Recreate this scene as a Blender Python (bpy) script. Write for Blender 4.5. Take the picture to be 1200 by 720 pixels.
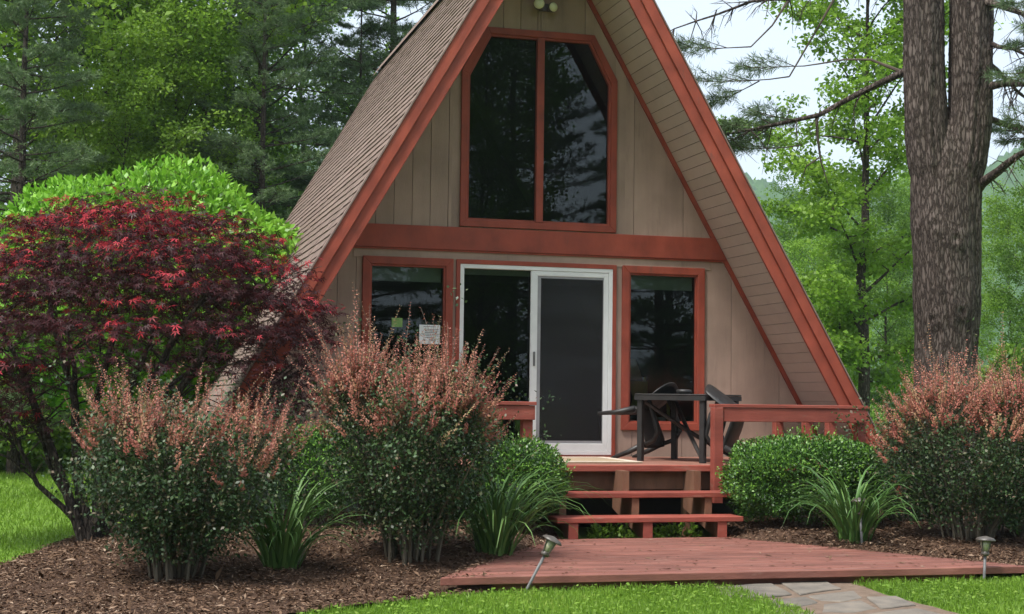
import bpy, bmesh, math, random
import numpy as np
from mathutils import Matrix, Vector, Euler

# ------------------------------------------------------------------ scene, camera, world, sun
for o in list(bpy.data.objects): bpy.data.objects.remove(o)
scene = bpy.context.scene
COL = scene.collection
R = math.radians
PI = math.pi
FPX = 1750.0                                   # focal length in photo pixels (1200 wide)
YAW, PITCH, ROLL = math.atan(482 / FPX), math.atan(107 / FPX), 0.013
CAM = np.array([-4.737, -16.113, 1.394])
_M = Matrix.Rotation(-YAW, 3, 'Z') @ Matrix.Rotation(PI / 2 + PITCH, 3, 'X') @ Matrix.Rotation(ROLL, 3, 'Z')
cam = bpy.data.cameras.new('camera')
cam.sensor_width = 36; cam.lens = FPX / 1200 * 36; cam.clip_end = 6000; cam.clip_start = .1
camo = bpy.data.objects.new('camera', cam); COL.objects.link(camo)
camo.location = CAM; camo.rotation_euler = _M.to_euler()
scene.camera = camo
scene.render.resolution_x, scene.render.resolution_y = 1024, 614
scene.view_settings.view_transform = 'Standard'; scene.view_settings.look = 'None'
scene.view_settings.exposure = 1.85; scene.view_settings.gamma = 1.0

SUN_EL, SUN_AZ = R(60), R(238)                 # azimuth clockwise from +Y: high over the left side of the cabin
world = bpy.data.worlds.new('World'); scene.world = world; world.use_nodes = True
wn, wl = world.node_tree.nodes, world.node_tree.links
wn.clear()
sky = wn.new('ShaderNodeTexSky'); sky.sky_type = 'NISHITA'; sky.sun_disc = False
sky.sun_elevation = SUN_EL; sky.sun_rotation = SUN_AZ; sky.air_density = 1.0; sky.dust_density = 4.0; sky.ozone_density = 1.0
hs = wn.new('ShaderNodeHueSaturation'); hs.inputs['Saturation'].default_value = .42
mixw = wn.new('ShaderNodeMix'); mixw.data_type = 'RGBA'
# thin bright overcast: soft, slightly uneven cloud sheet over the whole dome
tc = wn.new('ShaderNodeTexCoord'); nz = wn.new('ShaderNodeTexNoise'); nz.inputs['Scale'].default_value = 2.2; nz.inputs['Detail'].default_value = 5
mp = wn.new('ShaderNodeMapRange'); mp.inputs['From Min'].default_value = .3; mp.inputs['From Max'].default_value = .7
mp.inputs['To Min'].default_value = .45; mp.inputs['To Max'].default_value = .8
bg = wn.new('ShaderNodeBackground'); bg.inputs['Strength'].default_value = .088
wo = wn.new('ShaderNodeOutputWorld')
wl.new(tc.outputs['Generated'], nz.inputs['Vector']); wl.new(nz.outputs['Fac'], mp.inputs['Value'])
wl.new(sky.outputs[0], hs.inputs['Color']); wl.new(hs.outputs[0], mixw.inputs[6]); mixw.inputs[7].default_value = (3.05, 3.6, 4.25, 1)
wl.new(mp.outputs[0], mixw.inputs[0]); wl.new(mixw.outputs[2], bg.inputs['Color']); wl.new(bg.outputs[0], wo.inputs['Surface'])

sl = bpy.data.lights.new('sun', 'SUN'); sl.energy = 1.5; sl.angle = R(10); sl.color = (1, .96, .9)
so = bpy.data.objects.new('sun', sl); COL.objects.link(so)
sd = Vector((math.sin(SUN_AZ) * math.cos(SUN_EL), math.cos(SUN_AZ) * math.cos(SUN_EL), math.sin(SUN_EL)))
so.rotation_euler = sd.to_track_quat('Z', 'Y').to_euler(); so.location = (-10, -14, 30)

# ------------------------------------------------------------------ pixel -> place
_R = np.array(_M)
def ray(px, py): return _R @ np.array([(px - 600) / FPX, -(py - 360) / FPX, -1.0])
def at_y(px, py, y):
    r = ray(px, py); return CAM + r * ((y - CAM[1]) / r[1])
def at_z(px, py, z=0.0):
    r = ray(px, py); return CAM + r * ((z - CAM[2]) / r[2])
def at_d(px, py, d):
    return CAM + ray(px, py) * d
def sstep(a, b, x):
    t = np.clip((np.asarray(x, float) - a) / (b - a), 0, 1); return t * t * (3 - 2 * t)
YF, YR = -5.67, -2.95                          # front and rear edge of the lower platform
def lx(y): return -2.36 + (y-YF)/(YR-YF)*(2.36-.70)
def rx(y): return 2.44 - (y-YF)/(YR-YF)*(2.44-1.00)
def plat_dist(x, y):
    """metres outside the platform outline (negative inside)"""
    return np.maximum(np.maximum((x - rx(y))*.88, (lx(y) - x)*.85), np.maximum(y - YR, YF - y))
_BA = at_z(0, 664)[:2]; _BB = at_z(112, 620)[:2]; _BN = np.array([(_BB-_BA)[1], -(_BB-_BA)[0]]); _BN = _BN/np.linalg.norm(_BN)   # line where the left bed meets the lawn
def bed_h(x, y):
    x = np.asarray(x, float); y = np.asarray(y, float)
    h = .03 + .17 * sstep(-5.9, -3.0, y) + .02 * np.sin(x * 2.1) * np.cos(y * 1.7)
    d_ = (x - _BA[0])*_BN[0] + (y - _BA[1])*_BN[1]
    h = .012 + (h-.012)*sstep(-.05, 1.3, d_)
    return np.minimum(h, .095 + .32*np.maximum(plat_dist(x, y) + .02, 0))
def on_bed(px, py):
    z = .1
    for _ in range(12):
        p = at_z(px, py, z); z = .5 * z + .5 * float(bed_h(p[0], p[1]))
    return at_z(px, py, z)

# ------------------------------------------------------------------ helpers
def tag(o, label=None, cat=None, group=None, kind=None):
    if label: o['label'] = label
    if cat: o['category'] = cat
    if group: o['group'] = group
    if kind: o['kind'] = kind
    return o
def link(name, me, mat=None, parent=None, loc=None, rot=None):
    o = bpy.data.objects.new(name, me); COL.objects.link(o)
    if mat is not None and me is not None and not me.materials: me.materials.append(mat)
    if parent is not None: o.parent = parent
    if loc is not None: o.location = loc
    if rot is not None: o.rotation_euler = rot
    return o
def empty(name, loc=(0, 0, 0), rot=(0, 0, 0), **kw):
    o = bpy.data.objects.new(name, None); COL.objects.link(o); o.location = loc; o.rotation_euler = rot
    o.empty_display_size = .1
    return tag(o, **kw)

class MB:
    """collects shapes, builds one mesh"""
    def __init__(s): s.v = []; s.f = []
    def add(s, vs, fs):
        b = len(s.v); s.v += [tuple(map(float, p)) for p in vs]; s.f += [tuple(i + b for i in f) for f in fs]; return s
    def box(s, x0, x1, y0, y1, z0, z1):
        return s.add([(x0,y0,z0),(x1,y0,z0),(x1,y1,z0),(x0,y1,z0),(x0,y0,z1),(x1,y0,z1),(x1,y1,z1),(x0,y1,z1)],
                     [(3,2,1,0),(4,5,6,7),(0,1,5,4),(1,2,6,5),(2,3,7,6),(3,0,4,7)])
    def prism(s, poly, y0, y1):
        """poly in (x,z), counter-clockwise seen from -y; extruded from y0 to y1"""
        a = sum(poly[i][0]*poly[(i+1)%len(poly)][1]-poly[(i+1)%len(poly)][0]*poly[i][1] for i in range(len(poly)))
        if a < 0: poly = poly[::-1]
        n = len(poly)
        vs = [(x, y0, z) for x, z in poly] + [(x, y1, z) for x, z in poly]
        fs = [tuple(range(n)), tuple(range(2*n-1, n-1, -1))] + [(i, i+n, (i+1)%n+n, (i+1)%n) for i in range(n)]
        return s.add(vs, fs)
    def prism_z(s, poly, z0, z1):
        a = sum(poly[i][0]*poly[(i+1)%len(poly)][1]-poly[(i+1)%len(poly)][0]*poly[i][1] for i in range(len(poly)))
        if a < 0: poly = poly[::-1]
        n = len(poly)
        vs = [(x, y, z0) for x, y in poly] + [(x, y, z1) for x, y in poly]
        fs = [tuple(range(n-1, -1, -1)), tuple(range(n, 2*n))] + [(i, (i+1)%n, (i+1)%n+n, i+n) for i in range(n)]
        return s.add(vs, fs)
    def prism_x(s, poly, x0, x1):
        """poly in (y,z)"""
        n = len(poly)
        a = sum(poly[i][0]*poly[(i+1)%n][1]-poly[(i+1)%n][0]*poly[i][1] for i in range(n))
        if a < 0: poly = poly[::-1]
        vs = [(x0, y, z) for y, z in poly] + [(x1, y, z) for y, z in poly]
        fs = [tuple(range(n-1, -1, -1)), tuple(range(n, 2*n))] + [(i, (i+1)%n, (i+1)%n+n, i+n) for i in range(n)]
        return s.add(vs, fs)
    def ring(s, outer, inner, y0, y1):
        n = len(outer)
        for i in range(n):
            j = (i+1) % n
            s.prism([outer[i], outer[j], inner[j], inner[i]], y0, y1)
        return s
    def tube(s, pts, rad, n=8, cap=True):
        pts = [np.asarray(p, float) for p in pts]
        if np.isscalar(rad): rad = [rad]*len(pts)
        b = len(s.v); up = np.array([0.13, .31, .94]); prev = None
        for i, p in enumerate(pts):
            d = pts[min(i+1, len(pts)-1)] - pts[max(i-1, 0)]
            d = d / (np.linalg.norm(d) + 1e-9)
            if prev is None:
                a = np.cross(d, up)
                if np.linalg.norm(a) < .1: a = np.cross(d, (1, 0, 0))
            else: a = prev - d * (prev @ d)
            a /= np.linalg.norm(a) + 1e-9; prev = a; c = np.cross(d, a)
            for k in range(n):
                t = 2*PI*k/n; q = p + rad[i]*(a*math.cos(t) + c*math.sin(t)); s.v.append(tuple(q))
        for i in range(len(pts)-1):
            for k in range(n):
                k2 = (k+1) % n
                s.f.append((b+i*n+k, b+i*n+k2, b+(i+1)*n+k2, b+(i+1)*n+k))
        if cap:
            s.f.append(tuple(b+k for k in range(n))[::-1]); s.f.append(tuple(b+(len(pts)-1)*n+k for k in range(n)))
        return s
    def lathe(s, prof, n=16, M=None):
        """prof: (r,z) bottom to top"""
        b = len(s.v)
        for r, z in prof:
            for k in range(n):
                t = 2*PI*k/n; p = Vector((r*math.cos(t), r*math.sin(t), z))
                if M is not None: p = M @ p
                s.v.append(tuple(p))
        for i in range(len(prof)-1):
            for k in range(n):
                k2 = (k+1) % n; s.f.append((b+i*n+k, b+i*n+k2, b+(i+1)*n+k2, b+(i+1)*n+k))
        s.f.append(tuple(b+k for k in range(n))[::-1]); s.f.append(tuple(b+(len(prof)-1)*n+k for k in range(n)))
        return s
    def mesh(s, name, smooth=False):
        me = bpy.data.meshes.new(name); me.from_pydata(s.v, [], s.f); me.update()
        if smooth: me.polygons.foreach_set('use_smooth', [True]*len(me.polygons))
        return me
    def build(s, name, mat, parent=None, smooth=False, bevel=0, loc=None, rot=None):
        o = link(name, s.mesh(name, smooth), mat, parent, loc, rot)
        if bevel:
            m = o.modifiers.new('bevel', 'BEVEL'); m.width = bevel; m.segments = 1; m.limit_method = 'ANGLE'; m.angle_limit = R(40)
        return o

def quads_mesh(name, V, Fq, rnd=None, smooth=False):
    """V (n,3), Fq (m,4) int, rnd (m,) face attribute"""
    me = bpy.data.meshes.new(name)
    me.vertices.add(len(V)); me.vertices.foreach_set('co', np.ascontiguousarray(V, np.float32).ravel())
    m = len(Fq)
    me.loops.add(m*4); me.loops.foreach_set('vertex_index', np.ascontiguousarray(Fq, np.int32).ravel())
    me.polygons.add(m); me.polygons.foreach_set('loop_start', np.arange(0, m*4, 4, dtype=np.int32))
    try: me.polygons.foreach_set('loop_total', np.full(m, 4, np.int32))
    except Exception: pass
    if smooth: me.polygons.foreach_set('use_smooth', np.ones(m, bool))
    if rnd is not None:
        a = me.attributes.new('rnd', 'FLOAT', 'FACE'); a.data.foreach_set('value', np.ascontiguousarray(rnd, np.float32))
    me.update(calc_edges=True); me.validate()
    return me

# leaf templates: (k,3) verts (u along, v across, w up), (m,4) faces
def T_simple(fold=.12, wide=.5, droop=.0):
    v = np.array([(0,0,0),(.42,wide*.5,fold*.5),(1,0,-droop),(.42,-wide*.5,fold*.5)], float)
    return v, np.array([(0,3,2,1)])
def T_oval(wide=.55, droop=.12):
    v = np.array([(0,0,0),(.25,wide*.42,.05),(.7,wide*.4,.02-droop*.4),(1,0,-droop),(.7,-wide*.4,.02-droop*.4),(.25,-wide*.42,.05)], float)
    return v, np.array([(0,5,2,1),(5,4,3,2)])
def T_maple():
    v = [(0,0,0)]; f = []
    for a, l in ((-100,.55),(-50,.85),(0,1.0),(50,.85),(100,.55)):
        c, s = math.cos(R(a)), math.sin(R(a)); w = .095
        i = len(v)
        v += [(c*l*.45 - s*w, s*l*.45 + c*w, .03), (c*l, s*l, -.14*l), (c*l*.45 + s*w, s*l*.45 - c*w, .03)]
        f.append((0, i+2, i+1, i))
    return np.array(v, float), np.array(f)
def T_needle(w=.035):
    return np.array([(0,0,0),(.4,w,0),(1,0,-.03),(.4,-w,0)], float), np.array([(0,3,2,1)])

def unit(a): return a / (np.linalg.norm(a, axis=-1, keepdims=True) + 1e-9)
def leaves(P, D, N, L, T, rnd):
    """P base, D axis, N approximate normal, L length, T template -> V,F,rnd"""
    tv, tf = T; n, k = len(P), len(tv)
    D = unit(D); S = unit(np.cross(N, D)); N = np.cross(D, S)
    L = np.broadcast_to(np.asarray(L, float), (n,))
    V = P[:, None, :] + L[:, None, None] * (tv[None, :, 0:1]*D[:, None, :] + tv[None, :, 1:2]*S[:, None, :] + tv[None, :, 2:3]*N[:, None, :])
    Fq = tf[None] + (np.arange(n)*k)[:, None, None]
    return V.reshape(-1, 3), Fq.reshape(-1, 4), np.repeat(rnd, len(tf))
def join_lv(parts):
    Vs, Fs, Rs = [], [], []; b = 0
    for V, F_, r in parts:
        Vs.append(V); Fs.append(F_ + b); Rs.append(r); b += len(V)
    return np.concatenate(Vs), np.concatenate(Fs), np.concatenate(Rs)
def rdir(rng, n, zb=0.0, zs=1.0):
    d = rng.normal(size=(n, 3)); d[:, 2] = d[:, 2]*zs + zb; return unit(d)

# ------------------------------------------------------------------ materials
MATS = {}
def new_mat(name):
    m = bpy.data.materials.new(name); m.use_nodes = True; m.node_tree.nodes.clear(); MATS[name] = m; return m
def node(m, t, **kw):
    n = m.node_tree.nodes.new(t)
    for k, v in kw.items():
        if k.startswith('_'): setattr(n, k[1:], v)
        else: n.inputs[k.replace('__', ' ')].default_value = v
    return n
def lk(m, a, b): m.node_tree.links.new(a, b)
def ramp(m, stops):
    r = m.node_tree.nodes.new('ShaderNodeValToRGB'); e = r.color_ramp.elements
    while len(e) < len(stops): e.new(.5)
    for el, (p, c) in zip(e, stops): el.position = p; el.color = (*c, 1)
    return r
def surf(name, c1, c2, scale=6, rough=.7, stretch=(1,1,1), bump=.15, bscale=40, detail=6, spec=.4, c3=None, per_obj=.0, bump_dist=.01, coords='Object', wear=None, wear_amt=.12, wear_scale=9):
    """two-tone noise mottle + fine bump; per_obj varies brightness between objects"""
    m = new_mat(name); out = node(m, 'ShaderNodeOutputMaterial'); p = node(m, 'ShaderNodeBsdfPrincipled', Roughness=rough)
    p.inputs['Specular IOR Level'].default_value = spec
    tcn = node(m, 'ShaderNodeTexCoord'); mpn = node(m, 'ShaderNodeMapping'); mpn.inputs['Scale'].default_value = stretch
    oi = node(m, 'ShaderNodeObjectInfo')
    addv = node(m, 'ShaderNodeVectorMath', _operation='ADD')
    vm = node(m, 'ShaderNodeVectorMath', _operation='SCALE'); vm.inputs[0].default_value = (37, 19, 53)
    lk(m, oi.outputs['Random'], vm.inputs['Scale'])
    lk(m, tcn.outputs[coords], addv.inputs[0]); lk(m, vm.outputs[0], addv.inputs[1]); lk(m, addv.outputs[0], mpn.inputs['Vector'])
    n1 = node(m, 'ShaderNodeTexNoise', Scale=scale, Detail=detail, Roughness=.62); lk(m, mpn.outputs[0], n1.inputs['Vector'])
    stops = [(.3, c1), (.7, c2)] if c3 is None else [(.25, c1), (.55, c2), (.8, c3)]
    rp = ramp(m, stops); lk(m, n1.outputs['Fac'], rp.inputs[0])
    col = rp.outputs[0]
    if per_obj:
        hv = node(m, 'ShaderNodeHueSaturation'); mr = node(m, 'ShaderNodeMapRange'); mr.inputs['To Min'].default_value = 1-per_obj; mr.inputs['To Max'].default_value = 1+per_obj
        lk(m, oi.outputs['Random'], mr.inputs['Value']); lk(m, mr.outputs[0], hv.inputs['Value']); lk(m, col, hv.inputs['Color']); col = hv.outputs[0]
    if wear:
        n4 = node(m, 'ShaderNodeTexNoise', Scale=wear_scale, Detail=10, Roughness=.72); lk(m, mpn.outputs[0], n4.inputs['Vector'])
        mr4 = node(m, 'ShaderNodeMapRange'); mr4.inputs['From Min'].default_value = .66-wear_amt; mr4.inputs['From Max'].default_value = .74-wear_amt*.6; mr4.inputs['To Max'].default_value = .75
        lk(m, n4.outputs['Fac'], mr4.inputs['Value']); mw = node(m, 'ShaderNodeMix', _data_type='RGBA'); mw.inputs[7].default_value = (*wear, 1)
        lk(m, mr4.outputs[0], mw.inputs[0]); lk(m, col, mw.inputs[6]); col = mw.outputs[2]
        n5 = node(m, 'ShaderNodeTexNoise', Scale=wear_scale*.6, Detail=6); lk(m, addv.outputs[0], n5.inputs['Vector'])
        mr5 = node(m, 'ShaderNodeMapRange'); mr5.inputs['From Min'].default_value = .3; mr5.inputs['From Max'].default_value = .7; mr5.inputs['To Min'].default_value = .78; mr5.inputs['To Max'].default_value = 1.16
        h5 = node(m, 'ShaderNodeHueSaturation'); lk(m, n5.outputs['Fac'], mr5.inputs['Value']); lk(m, mr5.outputs[0], h5.inputs['Value']); lk(m, col, h5.inputs['Color']); col = h5.outputs[0]
    lk(m, col, p.inputs['Base Color'])
    n2 = node(m, 'ShaderNodeTexNoise', Scale=bscale, Detail=8, Roughness=.7); lk(m, mpn.outputs[0], n2.inputs['Vector'])
    b = node(m, 'ShaderNodeBump', Strength=bump, Distance=bump_dist); lk(m, n2.outputs['Fac'], b.inputs['Height']); lk(m, b.outputs[0], p.inputs['Normal'])
    mr2 = node(m, 'ShaderNodeMapRange'); mr2.inputs['To Min'].default_value = rough-.12; mr2.inputs['To Max'].default_value = min(1, rough+.12)
    lk(m, n1.outputs['Fac'], mr2.inputs['Value']); lk(m, mr2.outputs[0], p.inputs['Roughness'])
    lk(m, p.outputs[0], out.inputs[0]); return m
def leafmat(name, stops, rough=.45, trans=.3, spec=.35):
    """colour per leaf from the face attribute rnd; part of the light passes through"""
    m = new_mat(name); out = node(m, 'ShaderNodeOutputMaterial'); p = node(m, 'ShaderNodeBsdfPrincipled', Roughness=rough)
    p.inputs['Specular IOR Level'].default_value = spec
    at = node(m, 'ShaderNodeAttribute', _attribute_name='rnd'); rp = ramp(m, stops); lk(m, at.outputs['Fac'], rp.inputs[0])
    hv = node(m, 'ShaderNodeHueSaturation'); oi = node(m, 'ShaderNodeObjectInfo'); mr = node(m, 'ShaderNodeMapRange')
    mr.inputs['To Min'].default_value = .85; mr.inputs['To Max'].default_value = 1.15
    lk(m, oi.outputs['Random'], mr.inputs['Value']); lk(m, mr.outputs[0], hv.inputs['Value']); lk(m, rp.outputs[0], hv.inputs['Color'])
    t = node(m, 'ShaderNodeBsdfTranslucent'); mx = node(m, 'ShaderNodeMixShader', Fac=trans)
    lk(m, hv.outputs[0], p.inputs['Base Color']); lk(m, hv.outputs[0], t.inputs['Color'])
    lk(m, p.outputs[0], mx.inputs[1]); lk(m, t.outputs[0], mx.inputs[2]); lk(m, mx.outputs[0], out.inputs[0]); return m

M_red = surf('red_paint', (.21,.037,.020), (.275,.052,.028), scale=5, rough=.62, bump=.2, bscale=60, stretch=(1,1,.35), c3=(.31,.066,.036), wear=(.13,.05,.035), wear_amt=.06, wear_scale=7)
M_deckred = surf('red_stained_deck', (.145,.055,.040), (.212,.081,.059), scale=3.5, rough=.74, stretch=(.35,3,1), bump=.5, bscale=30, c3=(.28,.122,.094), per_obj=.18, wear=(.30,.185,.145), wear_amt=.10, wear_scale=5)
M_deckold = surf('worn_upper_deck', (.17,.062,.042), (.26,.115,.08), scale=3, rough=.75, stretch=(.4,3,1), bump=.4, bscale=30, c3=(.33,.19,.14), per_obj=.12, wear=(.36,.26,.20), wear_amt=.12, wear_scale=5)
M_rail = surf('red_rail_wood', (.19,.040,.026), (.265,.060,.040), scale=4, rough=.68, stretch=(.4,1,2.5), bump=.4, bscale=30, c3=(.30,.095,.066), per_obj=.10, wear=(.27,.14,.10), wear_amt=.07, wear_scale=6)
M_brownwood = surf('brown_stringer_wood', (.10,.045,.025), (.20,.095,.055), scale=5, rough=.8, stretch=(1,1,.4), bump=.3, bscale=30)
M_siding = surf('tan_siding', (.285,.198,.154), (.332,.232,.182), scale=2.2, rough=.82, stretch=(4,1,.35), bump=.35, bscale=45, c3=(.355,.255,.202), per_obj=.05, wear=(.24,.168,.132), wear_amt=.08, wear_scale=3)
M_soffit = surf('soffit_board', (.46,.36,.30), (.53,.42,.35), scale=3, rough=.75, bump=.12, bscale=60, per_obj=.05)
M_dark = surf('dark_sheathing', (.055,.043,.034), (.075,.058,.046), rough=.9)
M_shingle = surf('brown_shingle', (.125,.088,.074), (.195,.14,.118), scale=5.5, rough=.9, bump=.7, bscale=150, c3=(.25,.19,.165), per_obj=.10, bump_dist=.006, spec=.2)
M_white = surf('white_vinyl', (.62,.63,.62), (.72,.73,.72), scale=4, rough=.4, bump=.03)
M_track = surf('grey_track', (.22,.22,.23), (.3,.3,.31), scale=6, rough=.45, bump=.03)
M_conc = surf('grey_block', (.22,.215,.2), (.32,.31,.29), scale=5, rough=.9, bump=.4, bscale=60)
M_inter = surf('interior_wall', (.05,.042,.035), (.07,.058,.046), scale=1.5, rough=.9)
M_blind = surf('pale_blind', (.42,.45,.36), (.5,.53,.43), rough=.8, scale=8)
M_black = surf('black_plastic', (.013,.012,.0115), (.022,.020,.019), scale=9, rough=.5, bump=.08, bscale=90, spec=.5)
M_lampmetal = surf('bronze_metal', (.045,.036,.03), (.10,.085,.07), scale=20, rough=.45, bump=.15, bscale=80, spec=.6)
M_greymetal = surf('grey_stake', (.09,.09,.09), (.16,.16,.16), scale=20, rough=.5, bump=.1)
M_paper = surf('paper', (.68,.70,.70), (.75,.77,.77), rough=.7, scale=3, bump=.0)
M_ink = surf('ink', (.08,.08,.09), (.12,.12,.13), rough=.7)
M_greencard = surf('green_card', (.10,.26,.06), (.28,.4,.12), rough=.6, scale=60)
M_shade = surf('lamp_shade', (.42,.30,.24), (.5,.37,.30), rough=.8)
M_yellow = surf('yellow_wood', (.5,.48,.12), (.6,.56,.18), rough=.6)
M_cushion = surf('cushion', (.6,.6,.56), (.7,.7,.66), rough=.85)
M_bulb = surf('flood_lens', (.62,.62,.40), (.74,.74,.52), rough=.25, scale=30)
M_mat = surf('tan_doormat', (.30,.22,.14), (.40,.30,.20), scale=40, rough=.95, bump=.5, bscale=200)
M_matedge = surf('pale_doormat_edge', (.55,.47,.37), (.62,.54,.44), scale=40, rough=.95, bump=.5, bscale=200)
M_stone = surf('flagstone', (.095,.085,.072), (.175,.15,.122), scale=5, rough=.88, bump=1.0, bscale=22, c3=(.25,.205,.155), per_obj=.15)
M_dirt = surf('path_grit', (.11,.075,.05), (.20,.14,.10), scale=14, rough=.95, bump=.6, bscale=90)
M_terra = surf('terracotta_roof', (.44,.17,.10), (.52,.21,.13), scale=4, rough=.8)
M_bark = None
def barkmat(name, c1, c2, c3, sc=1.0, bump=.8):
    m = new_mat(name); out = node(m, 'ShaderNodeOutputMaterial'); p = node(m, 'ShaderNodeBsdfPrincipled', Roughness=.92)
    p.inputs['Specular IOR Level'].default_value = .15
    tcn = node(m, 'ShaderNodeTexCoord'); mpn = node(m, 'ShaderNodeMapping'); mpn.inputs['Scale'].default_value = (9*sc, 9*sc, 2.0*sc)
    lk(m, tcn.outputs['Object'], mpn.inputs['Vector'])
    nd = node(m, 'ShaderNodeTexNoise', Scale=2.0, Detail=8, Roughness=.65); lk(m, mpn.outputs[0], nd.inputs['Vector'])
    v = node(m, 'ShaderNodeTexVoronoi', Scale=3.2, _feature='DISTANCE_TO_EDGE')
    mixv = node(m, 'ShaderNodeMix', _data_type='VECTOR'); mixv.inputs[0].default_value = .55
    lk(m, mpn.outputs[0], mixv.inputs[4]); lk(m, nd.outputs['Color'], mixv.inputs[5]); lk(m, mixv.outputs[1], v.inputs['Vector'])
    mr = node(m, 'ShaderNodeMapRange'); mr.inputs['From Max'].default_value = .22; lk(m, v.outputs['Distance'], mr.inputs['Value'])
    ad = node(m, 'ShaderNodeMath', _operation='MULTIPLY_ADD'); ad.inputs[1].default_value = .55; lk(m, mr.outputs[0], ad.inputs[0])
    ms = node(m, 'ShaderNodeMath', _operation='MULTIPLY'); ms.inputs[1].default_value = .55; lk(m, nd.outputs['Fac'], ms.inputs[0]); lk(m, ms.outputs[0], ad.inputs[2])
    rp = ramp(m, [(.2, c1), (.55, c2), (.9, c3)]); lk(m, ad.outputs[0], rp.inputs[0])
    n3 = node(m, 'ShaderNodeTexNoise', Scale=1.1, Detail=3); lk(m, tcn.outputs['Object'], n3.inputs['Vector'])
    hv = node(m, 'ShaderNodeHueSaturation'); mr3 = node(m, 'ShaderNodeMapRange'); mr3.inputs['To Min'].default_value = .6; mr3.inputs['To Max'].default_value = 1.4
    lk(m, n3.outputs['Fac'], mr3.inputs['Value']); lk(m, mr3.outputs[0], hv.inputs['Value']); lk(m, rp.outputs[0], hv.inputs['Color'])
    lk(m, hv.outputs[0], p.inputs['Base Color'])
    b = node(m, 'ShaderNodeBump', Strength=bump, Distance=.03); lk(m, ad.outputs[0], b.inputs['Height']); lk(m, b.outputs[0], p.inputs['Normal'])
    lk(m, p.outputs[0], out.inputs[0]); return m
M_bark = barkmat('grey_brown_bark', (.026,.019,.016), (.082,.063,.053), (.15,.12,.105), sc=2.0, bump=.85)
M_barkdark = barkmat('dark_bark', (.02,.016,.013), (.055,.043,.034), (.10,.08,.065), sc=2)
M_twig = surf('twig', (.06,.045,.035), (.11,.085,.065), rough=.9)
M_stem = surf('shrub_stem', (.085,.07,.05), (.16,.135,.10), rough=.9, stretch=(1,1,.3))

M_l_decid = leafmat('deciduous_leaf', [(0,(.06,.13,.014)), (.5,(.11,.22,.024)), (.85,(.16,.29,.034)), (1,(.22,.35,.05))], trans=.45)
M_l_bright = leafmat('bright_leaf', [(0,(.10,.19,.018)), (.5,(.18,.32,.03)), (.85,(.24,.40,.045)), (1,(.31,.46,.065))], trans=.5)
M_l_pine = leafmat('pine_needle', [(0,(.05,.09,.036)), (.5,(.095,.155,.06)), (.9,(.14,.21,.08)), (1,(.17,.235,.09))], trans=.2, rough=.55)
M_l_shrub = leafmat('big_shrub_leaf', [(0,(.07,.18,.014)), (.45,(.13,.31,.02)), (.85,(.19,.42,.032)), (1,(.25,.48,.05))], trans=.32, rough=.38)
M_l_box = leafmat('boxwood_leaf', [(0,(.028,.075,.014)), (.5,(.055,.145,.022)), (.82,(.10,.23,.03)), (1,(.20,.38,.05))], trans=.22, rough=.38, spec=.45)
M_l_barb = leafmat('barberry_leaf', [(0,(.022,.045,.018)), (.45,(.042,.085,.028)), (.75,(.07,.125,.04)), (.88,(.11,.12,.055)), (1,(.17,.12,.085))], trans=.2)
M_l_pink = leafmat('barberry_shoot_leaf', [(0,(.38,.11,.085)), (.35,(.51,.18,.135)), (.7,(.55,.25,.165)), (.9,(.50,.32,.17)), (1,(.34,.35,.14))], trans=.3)
M_l_maple = leafmat('red_maple_leaf', [(0,(.028,.010,.012)), (.45,(.055,.016,.019)), (.72,(.09,.022,.026)), (.8,(.20,.020,.026)), (.92,(.38,.028,.038)), (1,(.50,.05,.07))], trans=.28, rough=.5, spec=.25)
M_l_lily = leafmat('daylily_blade', [(0,(.05,.115,.025)), (.5,(.08,.175,.04)), (1,(.15,.26,.07))], trans=.25, rough=.42)
M_l_purple = leafmat('purple_leaf', [(0,(.05,.03,.03)), (.6,(.09,.05,.045)), (1,(.10,.09,.05))], trans=.25)

def glassmat():
    m = new_mat('window_glass'); out = node(m, 'ShaderNodeOutputMaterial')
    t = node(m, 'ShaderNodeBsdfTransparent'); t.inputs['Color'].default_value = (.62,.66,.64,1)
    g = node(m, 'ShaderNodeBsdfGlossy', Roughness=.004); g.inputs['Color'].default_value = (.9,.95,.97,1)
    fr = node(m, 'ShaderNodeFresnel', IOR=1.44); mx = node(m, 'ShaderNodeMixShader')
    nn = node(m, 'ShaderNodeTexNoise', Scale=1.3, Detail=1); b = node(m, 'ShaderNodeBump', Strength=.02, Distance=.02)
    tcn = node(m, 'ShaderNodeTexCoord'); lk(m, tcn.outputs['Object'], nn.inputs['Vector']); lk(m, nn.outputs['Fac'], b.inputs['Height'])
    lk(m, b.outputs[0], g.inputs['Normal'])
    lk(m, fr.outputs[0], mx.inputs[0]); lk(m, t.outputs[0], mx.inputs[1]); lk(m, g.outputs[0], mx.inputs[2]); lk(m, mx.outputs[0], out.inputs[0]); return m
M_glass = glassmat()
def screenmat():
    m = new_mat('insect_screen'); out = node(m, 'ShaderNodeOutputMaterial')
    t = node(m, 'ShaderNodeBsdfTransparent'); d = node(m, 'ShaderNodeBsdfPrincipled', Roughness=.6); d.inputs['Base Color'].default_value = (.012,.011,.012,1)
    mx = node(m, 'ShaderNodeMixShader', Fac=.42); lk(m, t.outputs[0], mx.inputs[1]); lk(m, d.outputs[0], mx.inputs[2]); lk(m, mx.outputs[0], out.inputs[0]); return m
M_screen = screenmat()
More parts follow.
